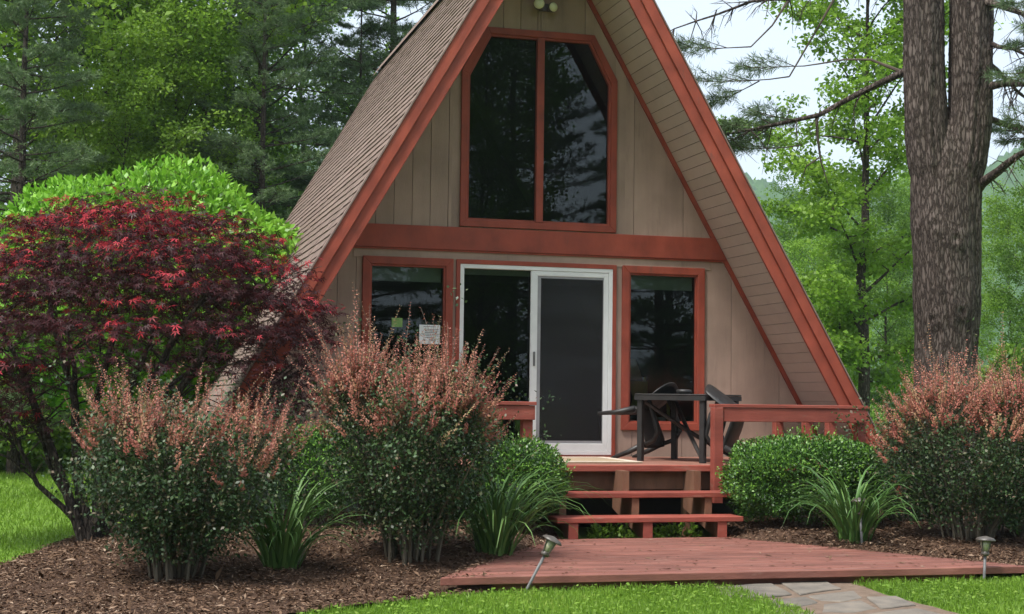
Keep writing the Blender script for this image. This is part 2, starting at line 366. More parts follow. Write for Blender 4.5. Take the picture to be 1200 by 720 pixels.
def groundmat(name, stops, s1=.8, s2=30, bump=.6):
    m = new_mat(name); out = node(m, 'ShaderNodeOutputMaterial'); p = node(m, 'ShaderNodeBsdfPrincipled', Roughness=.95)
    p.inputs['Specular IOR Level'].default_value = .15
    tcn = node(m, 'ShaderNodeTexCoord')
    a = node(m, 'ShaderNodeTexNoise', Scale=s1, Detail=4); c = node(m, 'ShaderNodeTexNoise', Scale=s2, Detail=8, Roughness=.75)
    lk(m, tcn.outputs['Object'], a.inputs['Vector']); lk(m, tcn.outputs['Object'], c.inputs['Vector'])
    ad = node(m, 'ShaderNodeMath', _operation='MULTIPLY_ADD'); ad.inputs[1].default_value = .45; lk(m, a.outputs['Fac'], ad.inputs[0])
    ms = node(m, 'ShaderNodeMath', _operation='MULTIPLY'); ms.inputs[1].default_value = .55; lk(m, c.outputs['Fac'], ms.inputs[0]); lk(m, ms.outputs[0], ad.inputs[2])
    rp = ramp(m, stops); lk(m, ad.outputs[0], rp.inputs[0]); lk(m, rp.outputs[0], p.inputs['Base Color'])
    b = node(m, 'ShaderNodeBump', Strength=bump, Distance=.02); lk(m, c.outputs['Fac'], b.inputs['Height']); lk(m, b.outputs[0], p.inputs['Normal'])
    lk(m, p.outputs[0], out.inputs[0]); return m
M_lawn = groundmat('lawn_ground', [(.3,(.07,.13,.016)), (.5,(.115,.21,.026)), (.7,(.16,.27,.036))])
M_mulch = groundmat('mulch_ground', [(.3,(.035,.02,.013)), (.5,(.08,.046,.03)), (.7,(.14,.085,.058))], s1=2, s2=45, bump=1)
M_chip = leafmat('mulch_chip', [(0,(.05,.028,.017)), (.5,(.115,.07,.044)), (.88,(.185,.118,.078)), (1,(.32,.235,.17))], trans=0, rough=.9, spec=.1)
M_grass = leafmat('grass_blade', [(0,(.10,.18,.018)), (.5,(.175,.305,.03)), (.85,(.24,.39,.048)), (1,(.34,.44,.09))], trans=.42, rough=.5)
M_hill = groundmat('wooded_hill', [(.32,(.022,.055,.018)), (.5,(.045,.10,.026)), (.68,(.075,.145,.04))], s1=.02, s2=.16, bump=1)

# ------------------------------------------------------------------ ground
gm = MB(); gm.add([(-900,-300,0),(1300,-300,0),(1300,1300,0),(-900,1300,0)], [(0,1,2,3)])
tag(gm.build('lawn', M_lawn), kind='structure')

def sheet_from_poly(poly, name, mat, hfun, step=.12, jitter=.012, seed=1):
    """grid sheet clipped to a polygon: outline stays crisp through bmesh knife-free fill of the interior grid"""
    bm = bmesh.new(); vs = [bm.verts.new((x, y, 0)) for x, y in poly]; bm.faces.new(vs)
    xs = [p[0] for p in poly]; ys = [p[1] for p in poly]
    for a0, a1, ax in ((min(xs), max(xs), 0), (min(ys), max(ys), 1)):
        k = a0 + step
        while k < a1:
            co = (k, 0, 0) if ax == 0 else (0, k, 0); no = (1, 0, 0) if ax == 0 else (0, 1, 0)
            bmesh.ops.bisect_plane(bm, geom=bm.verts[:] + bm.edges[:] + bm.faces[:], plane_co=co, plane_no=no)
            k += step
    rg = random.Random(seed)
    for v in bm.verts: v.co.z = float(hfun(v.co.x, v.co.y)) + rg.uniform(-jitter, jitter)
    me = bpy.data.meshes.new(name); bm.normal_update(); bm.to_mesh(me); bm.free()
    if me.polygons and me.polygons[0].normal.z < 0: me.flip_normals()
    me.polygons.foreach_set('use_smooth', [True]*len(me.polygons))
    return link(name, me, mat)
def smooth_poly(pts, n=6):
    out = []; m = len(pts)
    for i in range(m):
        p0, p1, p2, p3 = (np.array(pts[(i+k-1) % m]) for k in range(4))
        for k in range(n):
            t = k/n; out.append(tuple(.5*((2*p1)+(-p0+p2)*t+(2*p0-5*p1+4*p2-p3)*t*t+(-p0+3*p1-3*p2+p3)*t**3)))
    return out
def xy(p): return (float(p[0]), float(p[1]))
bedL = [xy(at_z(-90, 745)), xy(at_z(150, 752)), xy(at_z(380, 719)), xy(at_z(500, 702, .02)), (-1.95, -5.62), (-1.3, -4.3), (-.62, -3.1), (-.6,-2.3), (-2.8,-.2), (-3.9, .3), xy(at_z(120, 620)), xy(at_z(60, 640)), xy(at_z(0, 664)), xy(at_z(-90, 690))]
bedR = [(.95,-2.3), (.98,-3.1), (1.5,-4.1), (1.98,-5.0), (2.3,-5.6), (3.0,-5.5), (4.2,-5.0), (6.2,-4.2), (7.2,-2.4), (6.4,-.9), (4.9,-.3), (3.2,.3), (2.8,-.2)]
tag(sheet_from_poly(bedL, 'mulch_bed', M_mulch, bed_h, seed=2), kind='structure')
tag(sheet_from_poly(bedR, 'mulch_bed', M_mulch, bed_h, seed=3), kind='structure')
def in_poly(P, poly):
    x, y = P[:, 0], P[:, 1]; c = np.zeros(len(P), bool); n = len(poly)
    for i in range(n):
        x0, y0 = poly[i]; x1, y1 = poly[(i+1) % n]
        t = ((y0 > y) != (y1 > y)) & (x < (x1-x0)*(y-y0)/((y1-y0) + 1e-12) + x0); c ^= t
    return c

# mulch chips lying on both beds
rng = np.random.default_rng(5)
def chips(poly, n, seed):
    rg = np.random.default_rng(seed); a = np.array(poly); lo, hi = a.min(0), a.max(0)
    P = rg.uniform(lo, hi, (n, 2)); P = P[in_poly(P, poly)]
    P = P[plat_dist(P[:, 0], P[:, 1]) > -.10*rg.random(len(P))]
    z = np.where(plat_dist(P[:, 0], P[:, 1]) < 0, .118, bed_h(P[:, 0], P[:, 1])) + rg.uniform(-.004, .022, len(P))
    return np.column_stack([P, z])
Pc = np.concatenate([chips(bedL, 95000, 1), chips(bedR, 85000, 2)])
n = len(Pc); Dc = rdir(rng, n, 0, .28); Nc = unit(np.column_stack([rng.normal(0,.35,(n,2)), np.ones(n)]))
V, Fq, rr = leaves(Pc - Dc*.02, Dc, Nc, rng.gamma(2.2, .010, n) + .010, T_simple(.18, .28), rng.random(n))
PL = np.column_stack([rng.uniform(-2.3, 2.4, 900), rng.uniform(YF+.02, YR, 900)]); PL = PL[plat_dist(PL[:, 0], PL[:, 1]) < -.03]
PL = PL[rng.random(len(PL)) < .25 + .75*np.exp(plat_dist(PL[:, 0], PL[:, 1])*2.2)]; nl_ = len(PL)
lit = leaves(np.column_stack([PL, np.full(nl_, .121)]), rdir(rng, nl_, 0, .08), unit(np.column_stack([rng.normal(0,.2,(nl_,2)), np.ones(nl_)])), rng.gamma(2.2, .011, nl_) + .012, T_simple(.15, .3), rng.uniform(.3, 1, nl_))
V, Fq, rr = join_lv([(V, Fq, rr), lit])
tag(link('mulch_chips', quads_mesh('mulch_chips', V, Fq, rr), M_chip), 'shredded brown bark mulch strewn over the planting beds', 'mulch', kind='stuff')

# ------------------------------------------------------------------ house
ZD = .78                                                   # threshold of the door
T = math.tan(R(30))
house = empty('a_frame_house', (0, 0, 0), label='tan A-frame cabin with brick-red trim and brown shingled roof reaching the ground', cat='house')
ZI = ZD + 6.23                                             # apex of the facade / soffit line
Z_RI, Z_RM, Z_RO = ZD+6.08, ZD+6.36, ZD+6.55               # rake board: inner, middle, outer apex
YO, YB = -1.05, 10.2
def half(z, za=ZI): return (za - z)*T

# openings: x0,x1,z0,top(x)
LW = (-2.0, -.985, ZD+.27, ZD+2.15); RW = (1.003, 2.015, ZD+.27, ZD+2.15); DR = (-.95, .93, ZD-.02, ZD+2.15)
def uw_top(x):
    ax = abs(x); return ZD+4.79 if ax <= .637 else ZD+4.79 - (ax-.637)/(.92-.637)*.51
cuts = [(LW[0]+.03, LW[1]-.03, LW[2]+.03, lambda x: LW[3]-.03), (RW[0]+.03, RW[1]-.03, RW[2]+.03, lambda x: RW[3]-.03),
        (DR[0]+.02, DR[1]-.02, -1, lambda x: DR[3]-.03), (-.89, .89, ZD+2.55, lambda x: uw_top(x)-.03)]
ZB = ZD - .06
grooves = [-4.1 + .2032*i for i in range(0, 21)] + [.0, .53, 1.14, 1.75, 2.36, 2.97, 3.58, 4.1]
grooves = sorted(g for g in grooves if abs(g) < half(ZB))
edges = [-half(ZB)] + grooves + [half(ZB)]
brk = sorted({c[0] for c in cuts} | {c[1] for c in cuts} | {0.0, .637, -.637})
for a, b in zip(edges[:-1], edges[1:]):
    if b - a < .03: continue
    sub = [a+.003] + [k for k in brk if a+.004 < k < b-.004] + [b-.003]
    for p, q in zip(sub[:-1], sub[1:]):
        mid = (p+q)/2
        ops = sorted([c for c in cuts if c[0]-1e-6 <= p and q <= c[1]+1e-6], key=lambda c: c[2])
        lo = lambda x: ZB
        for c in ops:
            if c[2] > ZB and c[2] > lo(mid) + .01:
                MB().prism([(p, lo(p)), (q, lo(q)), (q, c[2]), (p, c[2])], 0, .022).build('siding_panel', M_siding, house)
            lo = c[3]
        tp, tq = ZI-abs(p)/T-.004, ZI-abs(q)/T-.004
        if tp > lo(p)+.005 or tq > lo(q)+.005:
            MB().prism([(p, lo(p)), (q, lo(q)), (q, max(tq, lo(q)+.001)), (p, max(tp, lo(p)+.001))], 0, .022).build('siding_panel', M_siding, house)
MB().box(-2.1, 2.1, -.010, -.001, ZD+2.135, ZD+2.249).build('head_board', M_siding, house)
# sheathing behind the boards (with the same openings) so the grooves read dark
sh = MB(); ed = sorted(set(brk) | {-half(ZB), half(ZB)})
for p, q in zip(ed[:-1], ed[1:]):
    mid = (p+q)/2; ops = sorted([c for c in cuts if c[0]-1e-6 <= p and q <= c[1]+1e-6], key=lambda c: c[2]); lo = lambda x: ZB
    for c in ops:
        if c[2] > ZB: sh.prism([(p, lo(p)), (q, lo(q)), (q, c[2]), (p, c[2])], .024, .05)
        lo = c[3]
    sh.prism([(p, lo(p)), (q, lo(q)), (q, max(ZI-abs(q)/T-.004, lo(q)+.001)), (p, max(ZI-abs(p)/T-.004, lo(p)+.001))], .024, .05)
sh.build('sheathing', M_dark, house)
MB().box(-half(ZB), half(ZB), .03, .2, -.2, ZB-.004).build('foundation', M_conc, house)
MB().box(-half(ZB)+.05, half(ZB)-.05, -.015, .028, ZB-.05, ZB-.006).build('base_ledge', M_soffit, house)
# interior shell
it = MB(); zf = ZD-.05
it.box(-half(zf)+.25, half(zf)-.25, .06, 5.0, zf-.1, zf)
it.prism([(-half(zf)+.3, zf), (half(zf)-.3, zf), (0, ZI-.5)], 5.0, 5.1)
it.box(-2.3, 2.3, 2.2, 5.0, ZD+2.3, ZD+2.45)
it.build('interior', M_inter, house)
# band board between the storeys
z0, z1 = ZD+2.25, ZD+2.505
MB().prism([(-half(z0)+.01, z0), (half(z0)-.01, z0), (half(z1)-.01, z1), (-half(z1)+.01, z1)], -.042, .004).build('band_board', M_red, house, bevel=.004)
MB().prism([(-half(z0)+.02, z0-.02), (half(z0)-.02, z0-.02), (half(z0)-.02, z0-.002), (-half(z0)+.02, z0-.002)], -.026, .002).build('band_moulding', M_red, house)
def slope_board(s, zin, zout, y0, y1, zb):
    return MB().prism([(s*half(zb, zin), zb), (s*half(zb, zout), zb), (0, zout), (0, zin)], y0, y1)
for s in (-1, 1):
    slope_board(s, ZI-.10, ZI-.003, -.03, .003, ZB).build('slope_trim', M_red, house)
    slope_board(s, Z_RI, Z_RM, YO-.035, YO, .02).build('rake_board', M_red, house, bevel=.004)
    slope_board(s, Z_RM-.03, Z_RO+.02, YO-.062, YO-.037, .02).build('rake_cap', M_red, house, bevel=.005)
    slope_board(s, ZI+.12, Z_RO-.05, YO+.002, YB, .05).build('roof_deck', M_dark, house)
    slope_board(s, Z_RO+.022, Z_RO+.05, YO-.075, YO+.05, .02).build('drip_edge', M_shingle, house)
# right and left soffit boards
sw = .127
nb = int((ZI-.35)/math.cos(R(30))/sw)
for s in (-1, 1):
    u = np.array([s*.5, 0, -math.cos(R(30))]); nrm = np.array([s*math.cos(R(30)), 0, .5])
    vs = []
    for yy in (YO+.002, -.001):
        for a, d in ((.003, 0), (sw-.003, .004), (sw-.003, .016), (.003, .016)):
            p = u*a + nrm*d; vs.append((p[0], yy, p[2]))
    me = bpy.data.meshes.new('soffit_board'); me.from_pydata(vs, [], [(0,1,2,3),(7,6,5,4),(0,4,5,1),(1,5,6,2),(2,6,7,3),(3,7,4,0)]); me.materials.append(M_soffit)
    bm = bmesh.new(); bm.from_mesh(me); bmesh.ops.recalc_face_normals(bm, faces=bm.faces[:]); bm.to_mesh(me); bm.free()
    for i in range(1, nb):
        p = u*(i*sw); link('soffit_board', me, None, house, loc=(p[0], 0, ZI + p[2]))
# shingle courses
exp_ = .14; roof_len = (Z_RO - .05)/math.cos(R(30)); nc = int(roof_len/exp_)
rs = random.Random(4)
for s in (-1, 1):
    rf = MB()
    u = np.array([s*.5, 0, -math.cos(R(30))]); nrm = np.array([s*math.cos(R(30)), 0, .5])
    variants = []
    for k in range(5):
        vs, fs = [], []; y = YO + .0 - rs.uniform(0, .25); first = True
        while y < YB:
            w = rs.uniform(.17, .36); y0, y1 = max(y, YO-.05) + .004, min(y+w, YB) - .004
            if y1 - y0 > .03:
                th = rs.uniform(.013, .021); ln = exp_ + rs.uniform(-.006, .006); b = len(vs)
                for a, d in ((-.01, -.006), (ln, -.002), (ln, th), (-.01, .004)):
                    for yy in (y0, y1):
                        p = u*a + nrm*d; vs.append((p[0], yy, p[2]))
                fs += [(b+4, b+5, b+7, b+6), (b+2, b+3, b+5, b+4), (b, b+2, b+4, b+6), (b+1, b+7, b+5, b+3)]
            y += w
        me = bpy.data.meshes.new('shingle_course'); me.from_pydata(vs, [], fs); me.materials.append(M_shingle)
        bm = bmesh.new(); bm.from_mesh(me); bmesh.ops.recalc_face_normals(bm, faces=bm.faces[:]); bm.to_mesh(me); bm.free()
        variants.append(me)
    for i in range(nc):
        p = u*(i*exp_) - nrm*.02; link('shingle_course', variants[(i*3 + (i//5)) % 5], None, house, loc=(p[0], 0, Z_RO + p[2]))
MB().prism([(-.16, Z_RO-.20), (0, Z_RO+.045), (.16, Z_RO-.20), (0, Z_RO+.03)], YO, YB).build('ridge_cap', M_shingle, house)

# windows
def rect(x0, x1, z0, z1, d=0): return [(x0+d, z0+d), (x1-d, z0+d), (x1-d, z1-d), (x0+d, z1-d)]
def window(x0, x1, z0, z1, label=None):
    w = empty('window', parent=None) if False else None
    fr = MB().ring(rect(x0, x1, z0, z1), rect(x0, x1, z0, z1, .085), -.032, .006).build('window', M_red, house, bevel=.004)
    MB().ring(rect(x0, x1, z0, z1, .083), rect(x0, x1, z0, z1, .105), -.012, .05).build('inner_frame', M_red, fr)
    MB().box(x0+.09, x1-.09, .03, .036, z0+.09, z1-.09).build('pane', M_glass, fr)
    MB().box(x0+.12, x1-.12, .075, .10, z1-.26, z1-.10).build('blind', M_blind, fr)
    return fr
winL = window(*LW); winR = window(*RW)
# upper window: six-sided red frame, central mullion, two panes
def hexo(d):
    t = d*.577
    return [(-.92+d, ZD+2.52+d), (.92-d, ZD+2.52+d), (.92-d, ZD+4.28-t), (.637-t, ZD+4.79-d), (-.637+t, ZD+4.79-d), (-.92+d, ZD+4.28-t)]
uw = MB().ring(hexo(0), hexo(.075), -.032, .006).build('upper_window', M_red, house, bevel=.004)
MB().ring(hexo(.073), hexo(.098), -.012, .05).build('inner_frame', M_red, uw)
MB().box(-.042, .042, -.03, .05, ZD+2.60, ZD+4.712).build('mullion', M_red, uw, bevel=.004)
hp = hexo(.08)
MB().prism([(0.03, hp[1][1]), hp[1], hp[2], hp[3], (0.03, hp[3][1])], .03, .036).build('pane', M_glass, uw)
MB().prism([(-0.03, hp[0][1]), (-0.03, hp[4][1]), hp[4], hp[5], hp[0]], .03, .036).build('pane', M_glass, uw)
# sliding door
x0, x1, zt = DR[0], DR[1], DR[3]
dt = MB().prism([(x0, ZD-.02), (x0+.045, ZD-.02), (x0+.045, zt-.05), (x1-.045, zt-.05), (x1-.045, ZD-.02), (x1, ZD-.02), (x1, zt), (x0, zt)], -.03, .006).build('door_trim', M_red, house, bevel=.003)
xi0, xi1, zi1 = x0+.043, x1-.043, zt-.048
door = MB().ring(rect(xi0, xi1, ZD-.015, zi1), rect(xi0, xi1, ZD-.015, zi1, .048), -.022, .08).build('sliding_door', M_white, house, bevel=.003)
MB().box(xi0+.04, -.03, .045, .051, ZD+.03, zi1-.045).build('pane', M_glass, door)
MB().box(xi0+.05, -.05, .012, .04, ZD+.033, ZD+.085).build('fixed_bottom_rail', M_white, door)
MB().ring(rect(-.085, xi1-.05, ZD+.034, zi1-.05), [(-.005, ZD+.115), (xi1-.105, ZD+.115), (xi1-.105, zi1-.105), (-.005, zi1-.105)], -.016, .010).build('sliding_panel', M_white, door, bevel=.003)
MB().ring([(-.006, ZD+.114), (xi1-.104, ZD+.114), (xi1-.104, zi1-.104), (-.006, zi1-.104)], [(.035, ZD+.145), (xi1-.112, ZD+.145), (xi1-.112, zi1-.13), (.035, zi1-.13)], -.008, .006).build('screen_track', M_track, door)
MB().box(.03, xi1-.108, -.001, .001, ZD+.14, zi1-.125).build('insect_screen', M_screen, door)
MB().box(.0, xi1-.1, .02, .026, ZD+.1, zi1-.1).build('pane', M_glass, door)
MB().box(-.05, -.03, -.034, -.015, ZD+.98, ZD+1.14).build('door_handle', M_greymetal, door, bevel=.003)
MB().box(xi0+.05, -.04, .085, .10, zi1-.11, zi1-.05).build('blind', M_blind, door)
MB().box(x0+.01, x1-.01, -.06, .02, ZD-.045, ZD-.02).build('door_threshold', M_red, house)
# floodlight pair above the window
fl = MB().box(-.03, .13, -.03, -.002, ZD+5.02, ZD+5.11).build('floodlight', M_lampmetal, house, bevel=.006)
for cx, cz, r, tx, tz in ((-.053, ZD+5.073, .068, -.35, .1), (.10, ZD+5.05, .058, .25, -.05)):
    Mx = Matrix.Translation((cx, -.10, cz)) @ Vector((tx, -1, tz)).to_track_quat('Z', 'Y').to_matrix().to_4x4()
    cup = MB().lathe([(.02,-.08), (r*.55,-.06), (r*.95,-.01), (r,.03)], 18, Mx).build('lamp', M_lampmetal, fl, smooth=True)
    MB().lathe([(r*.93,.026), (r*.9,.038), (r*.6,.05), (r*.2,.056)], 18, Mx).build('lens', M_bulb, cup, smooth=True)
    MB().tube([(cx*.5+.02, -.02, ZD+5.06), (cx, -.05, cz)], .014, 8).build('arm', M_lampmetal, fl)
# things seen in the windows
nt = MB().box(-.117, .117, 0, .002, -.105, .105).build('notice_sheet', M_paper, None, loc=(-1.232, .024, ZD+1.307))
tag(nt, 'white printed notice taped inside the left window', 'notice')
ink = MB()
for i, (a, b) in enumerate(((-.07,.07), (-.055,.10), (-.055,.10), (-.055,.085), (-.085,.10), (-.055,.10), (-.055,.06), (0,.10), (.01,.07))):
    z = .085 - i*.018 - (.01 if i > 0 else 0); ink.box(a, b, -.0016, -.0006, z-.003, z+.003)
ink.build('printed_lines', M_ink, nt)
gc = MB().box(-.06, .06, 0, .002, -.05, .05).build('green_card', M_greencard, None, loc=(-1.60, .024, ZD+1.43)); tag(gc, 'small green picture card stuck in the left window', 'card')
lamp = empty('table_lamp', (1.30, .62, ZD-.05), label='table lamp with brown shade standing behind the right window', cat='lamp')
MB().lathe([(.11,.55),(.11,.56),(.05,.60),(.07,.70),(.03,.80),(.012,.82),(.012,.93)], 14).build('lamp_base', M_lampmetal, lamp, smooth=True)
MB().lathe([(.18,.90),(.16,.98),(.10,1.15)], 18).build('lamp_shade', M_shade, lamp, smooth=True)
tbl = empty('side_table', (1.30, .62, ZD-.05), label='dark side table under the lamp behind the right window', cat='table')
MB().box(-.3,.3,-.25,.25,.51,.55).build('table_top', M_brownwood, tbl)
for sx in (-.26,.26):
    for sy in (-.21,.21): MB().box(sx-.02,sx+.02,sy-.02,sy+.02,0,.51).build('leg', M_brownwood, tbl)
yc = empty('armchair', (1.72, 1.15, ZD-.05), (0,0,R(20)), label='yellow wooden chair with white cushion behind the right window', cat='chair')
for sx in (-.22,.22):
    MB().tube([(sx,-.2,0),(sx,-.2,.45),(sx-.02,-.19,.75)], .022, 8).build('leg', M_yellow, yc)
    MB().tube([(sx,.2,0),(sx,.2,.45),(sx,.26,.95)], .022, 8).build('leg', M_yellow, yc)
MB().box(-.22,.22,.2,.23,.55,.9).build('backrest', M_yellow, yc); MB().box(-.2,.2,-.2,.2,.38,.46).build('cushion', M_cushion, yc, bevel=.02)

# ------------------------------------------------------------------ upper deck with rails and steps
ZK = ZD - .03
deck = empty('porch_deck', (0, 0, 0), label='raised red wooden porch deck with low rails and open steps', cat='deck')
y = -2.2; i = 0
while y < -.06:
    w = .14; dz = .06 if i == 0 else .038
    MB().box(-2.15, 2.95, y+.002, min(y+w, -.034)-.003, ZK-dz, ZK).build('deck_board', M_rail if i == 0 else M_deckold, deck, bevel=.004); y += w; i += 1
MB().box(-2.1, 2.9, -2.12, -2.08, ZK-.24, ZK-.042).build('rim_joist', M_brownwood, deck)
for xe in (-2.1, 2.88): MB().box(xe-.02, xe+.02, -2.078, -.05, ZK-.24, ZK-.042).build('rim_joist', M_brownwood, deck)
MB().box(-2.08, 2.86, -.5, -.46, -.05, ZK-.05).build('underdeck_shade', M_dark, deck)  # added dark sheet closing the space under the deck, standing in for shadow
for px_ in (-2.02, -.95, 1.0, 2.8): MB().box(px_-.05, px_+.05, -2.07, -1.97, -.1, ZK-.044).build('support_post', M_brownwood, deck)
ZR = ZD + .56
def post(x, y, z0=.3): return MB().box(x-.05, x+.05, y-.05, y+.05, z0, ZR-.012).build('rail_post', M_rail, deck, bevel=.005)
post(1.215, -2.255, .38); post(2.86, -2.13, ZK-.1); post(2.86, -1.5, ZK); post(2.86, -.95, ZK); post(2.86, -.2, ZK)
MB().box(1.268, 2.87, -2.29, -2.25, ZR-.15, ZR-.012).build('rail_board', M_rail, deck, bevel=.004)
MB().box(1.17, 2.89, -2.30, -2.16, ZR-.01, ZR+.024).build('rail_cap', M_rail, deck, bevel=.004)
MB().box(2.84, 2.88, -2.15, -.05, ZR-.15, ZR-.012).build('rail_board', M_rail, deck)
MB().box(2.79, 2.89, -2.155, -.05, ZR-.01, ZR+.022).build('rail_cap', M_rail, deck)
post(-.76, -2.255, .38); post(-2.08, -2.13, ZK-.1)
MB().box(-2.13, -.70, -2.345, -2.306, ZR-.15, ZR-.012).build('rail_board', M_rail, deck, bevel=.004)
MB().box(-2.15, -.69, -2.36, -2.16, ZR-.01, ZR+.024).build('rail_cap', M_rail, deck, bevel=.004)
ZL = .115                                                  # top of the lower platform
t1, t2 = ZD-.265, ZD-.47
MB().box(-.64, 1.27, -2.70, -2.40, t1-.048, t1).build('stair_tread', M_rail, deck, bevel=.005)
MB().box(-.68, 1.16, -3.03, -2.72, t2-.048, t2).build('stair_tread', M_rail, deck, bevel=.005)
for xc in (-.52, .205, .95):
    st = [(-2.11, ZK-.045), (-2.40, ZK-.045), (-2.40, t1-.05), (-2.68, t1-.05), (-2.68, t2-.05), (-3.0, t2-.05), (-3.0, ZL+.002), (-2.86, ZL+.002), (-2.11, ZK-.42)]
    MB().prism_x([(a, b) for a, b in st], xc-.035, xc+.035).build('stair_stringer', M_brownwood, deck)
    MB().box(xc-.045, xc+.045, -3.018, -3.002, ZL+.002, t2-.05).build('stair_block', M_rail, deck)
# doormat
dm = MB().box(-.75, .62, -1.75, -.55, ZK+.003, ZK+.014).build('doormat', M_mat, None); tag(dm, 'tan doormat with pale border lying before the sliding door', 'doormat')
MB().ring([(-.75,-1.75),(.62,-1.75),(.62,-.55),(-.75,-.55)], [(-.62,-1.62),(.49,-1.62),(.49,-.68),(-.62,-.68)], 0, .004)
mbm = MB()
for a in ((-.75,.62,-1.75,-1.64), (-.75,.62,-.66,-.55), (-.75,-.64,-1.637,-.663), (.51,.62,-1.637,-.663)): mbm.box(*a, ZK+.0145, ZK+.018)
mbm.build('border', M_matedge, dm)

# lower platform: hexagon-cut boards parallel to the facade
plat = empty('lower_platform', (0, 0, 0), label='low red wooden platform with angled sides below the steps', cat='platform')
y = YF; rb = random.Random(9); i = 0
while y < YR - .02:
    y1 = min(y + .145, YR); dz = rb.uniform(-.003, .003)
    z1 = ZL + dz
    MB().prism_z([(lx(y)+rb.uniform(-.01,.01), y), (rx(y)+rb.uniform(-.01,.01), y), (rx(y1-.013), y1-.013), (lx(y1-.013), y1-.013)], z1-(.055 if i == 0 else .038), z1).build('platform_board', M_deckred, plat, bevel=.004)
    y = y1; i += 1
MB().box(-1.95, 2.0, YF+.09, YF+.13, -.06, ZL-.06).build('front_skirt', M_deckred, plat)
for xc in (-1.6, -.4, .8, 1.7): MB().box(xc-.03, xc+.03, YF+.14, -3.9 if abs(xc) > .9 else -3.0, -.03, ZL-.045).build('joist', M_brownwood, plat)

# ------------------------------------------------------------------ table and tipped chairs
tab = empty('patio_table', (1.335, -1.21, ZK), (0, 0, R(-50.5)), label='square black plastic patio table with crossed braces on the porch', cat='table')
a = .42
MB().box(-a, a, -a, a, .695, .712).build('table_top', M_black, tab, bevel=.006)
MB().ring([(-a,-a),(a,-a),(a,a),(-a,a)], [(-a+.02,-a+.02),(a-.02,-a+.02),(a-.02,a-.02),(-a+.02,a-.02)], 0, 1)
ap = MB()
for q in ((-a,a,-a,-a+.018), (-a,a,a-.018,a), (-a,-a+.018,-a+.019,a-.019), (a-.018,a,-a+.019,a-.019)): ap.box(*q, .645, .693)
ap.build('apron', M_black, tab)
for sx in (-1, 1):
    for sy in (-1, 1):
        c = a-.05
        MB().prism_z([(sx*(c-.03), sy*(c-.03)), (sx*(c+.03), sy*(c-.03)), (sx*(c+.03), sy*(c+.03)), (sx*(c-.03), sy*(c+.03))], 0, .694).build('leg', M_black, tab, bevel=.006)
for s in (-1, 1):
    MB().tube([(-.33, s*.33, .62), (0, 0, .32), (.33, -s*.33, .06)], [.02,.024,.02], 6).build('brace', M_black, tab)

def chair(loc, face_deg, tip, label):
    """plastic chair, front = +x, origin under its front feet; tipped forward by `tip` about the front feet"""
    r = empty('plastic_chair', loc, label=label, cat='chair', group='black plastic chairs tipped against the table')
    Mx = Matrix.Rotation(R(face_deg), 4, 'Z') @ Matrix.Rotation(R(tip), 4, 'Y')
    def fin(mb, name, smooth=True, thick=.0, sub=1):
        mb.v = [tuple(Mx @ Vector(p)) for p in mb.v]
        o = mb.build(name, M_black, r, smooth=smooth)
        if thick:
            m = o.modifiers.new('solid', 'SOLIDIFY'); m.thickness = thick; m.offset = 0
        return o
    # seat shell (dished)
    s = MB(); nx, ny = 8, 8; vs = []; fs = []
    for i in range(nx+1):
        for j in range(ny+1):
            u, v = i/nx, j/ny*2-1
            x = -.44 + .46*u; yy = v*(.20 + .035*u); z = .42 - .03*(1-v*v)*math.sin(PI*min(u*1.1, 1)) + (.0 if u < .85 else -.25*(u-.85)) + .03*abs(v)**4
            vs.append((x, yy, z))
    for i in range(nx):
        for j in range(ny): k = i*(ny+1)+j; fs.append((k, k+ny+1, k+ny+2, k+1))
    s.add(vs, fs); fin(s, 'seat', thick=.012)
    # backrest: curved shell with arched top
    s = MB(); vs = []; fs = []
    for i in range(nx+1):
        for j in range(ny+1):
            u, v = i/nx, j/ny*2-1
            top = .86 - .07*v*v
            z = .41 + (top-.41)*u; x = -.43 - .13*u + .06*v*v; yy = v*(.225 + .06*math.sin(PI*u*.8))
            vs.append((x, yy, z))
    for i in range(nx):
        for j in range(ny): k = i*(ny+1)+j; fs.append((k, k+1, k+ny+2, k+ny+1))
    s.add(vs, fs); fin(s, 'backrest', thick=.014)
    for sy in (-1, 1):
        fin(MB().tube([(-.02, sy*.21, .42), (0, sy*.235, .2), (.0, sy*.25, 0)], [.034,.028,.02], 8), 'leg')
        fin(MB().tube([(-.42, sy*.19, .43), (-.46, sy*.21, .2), (-.52, sy*.225, 0)], [.036,.028,.019], 8), 'leg')
        fin(MB().tube([(-.475, sy*.22, .64), (-.30, sy*.265, .655), (-.08, sy*.27, .64), (-.01, sy*.25, .56), (-.01, sy*.215, .43)], [.02,.026,.028,.026,.024], 8), 'armrest')
    return r
chair((.86, -.47, ZK+.005), -48, 69, 'black plastic chair tipped against the left side of the patio table, legs out left')
chair((1.93, -1.90, ZK+.005), 140, 71, 'black plastic chair tipped against the right side of the table behind the rail')
bw = MB().lathe([(.02,0),(.06,.0),(.085,.02),(.08,.045),(.06,.05),(.03,.052)], 18).build('dish', M_black, None, smooth=True, loc=(1.32,-1.12,ZK+.714)); tag(bw, 'small dark round dish standing on the patio table', 'dish')

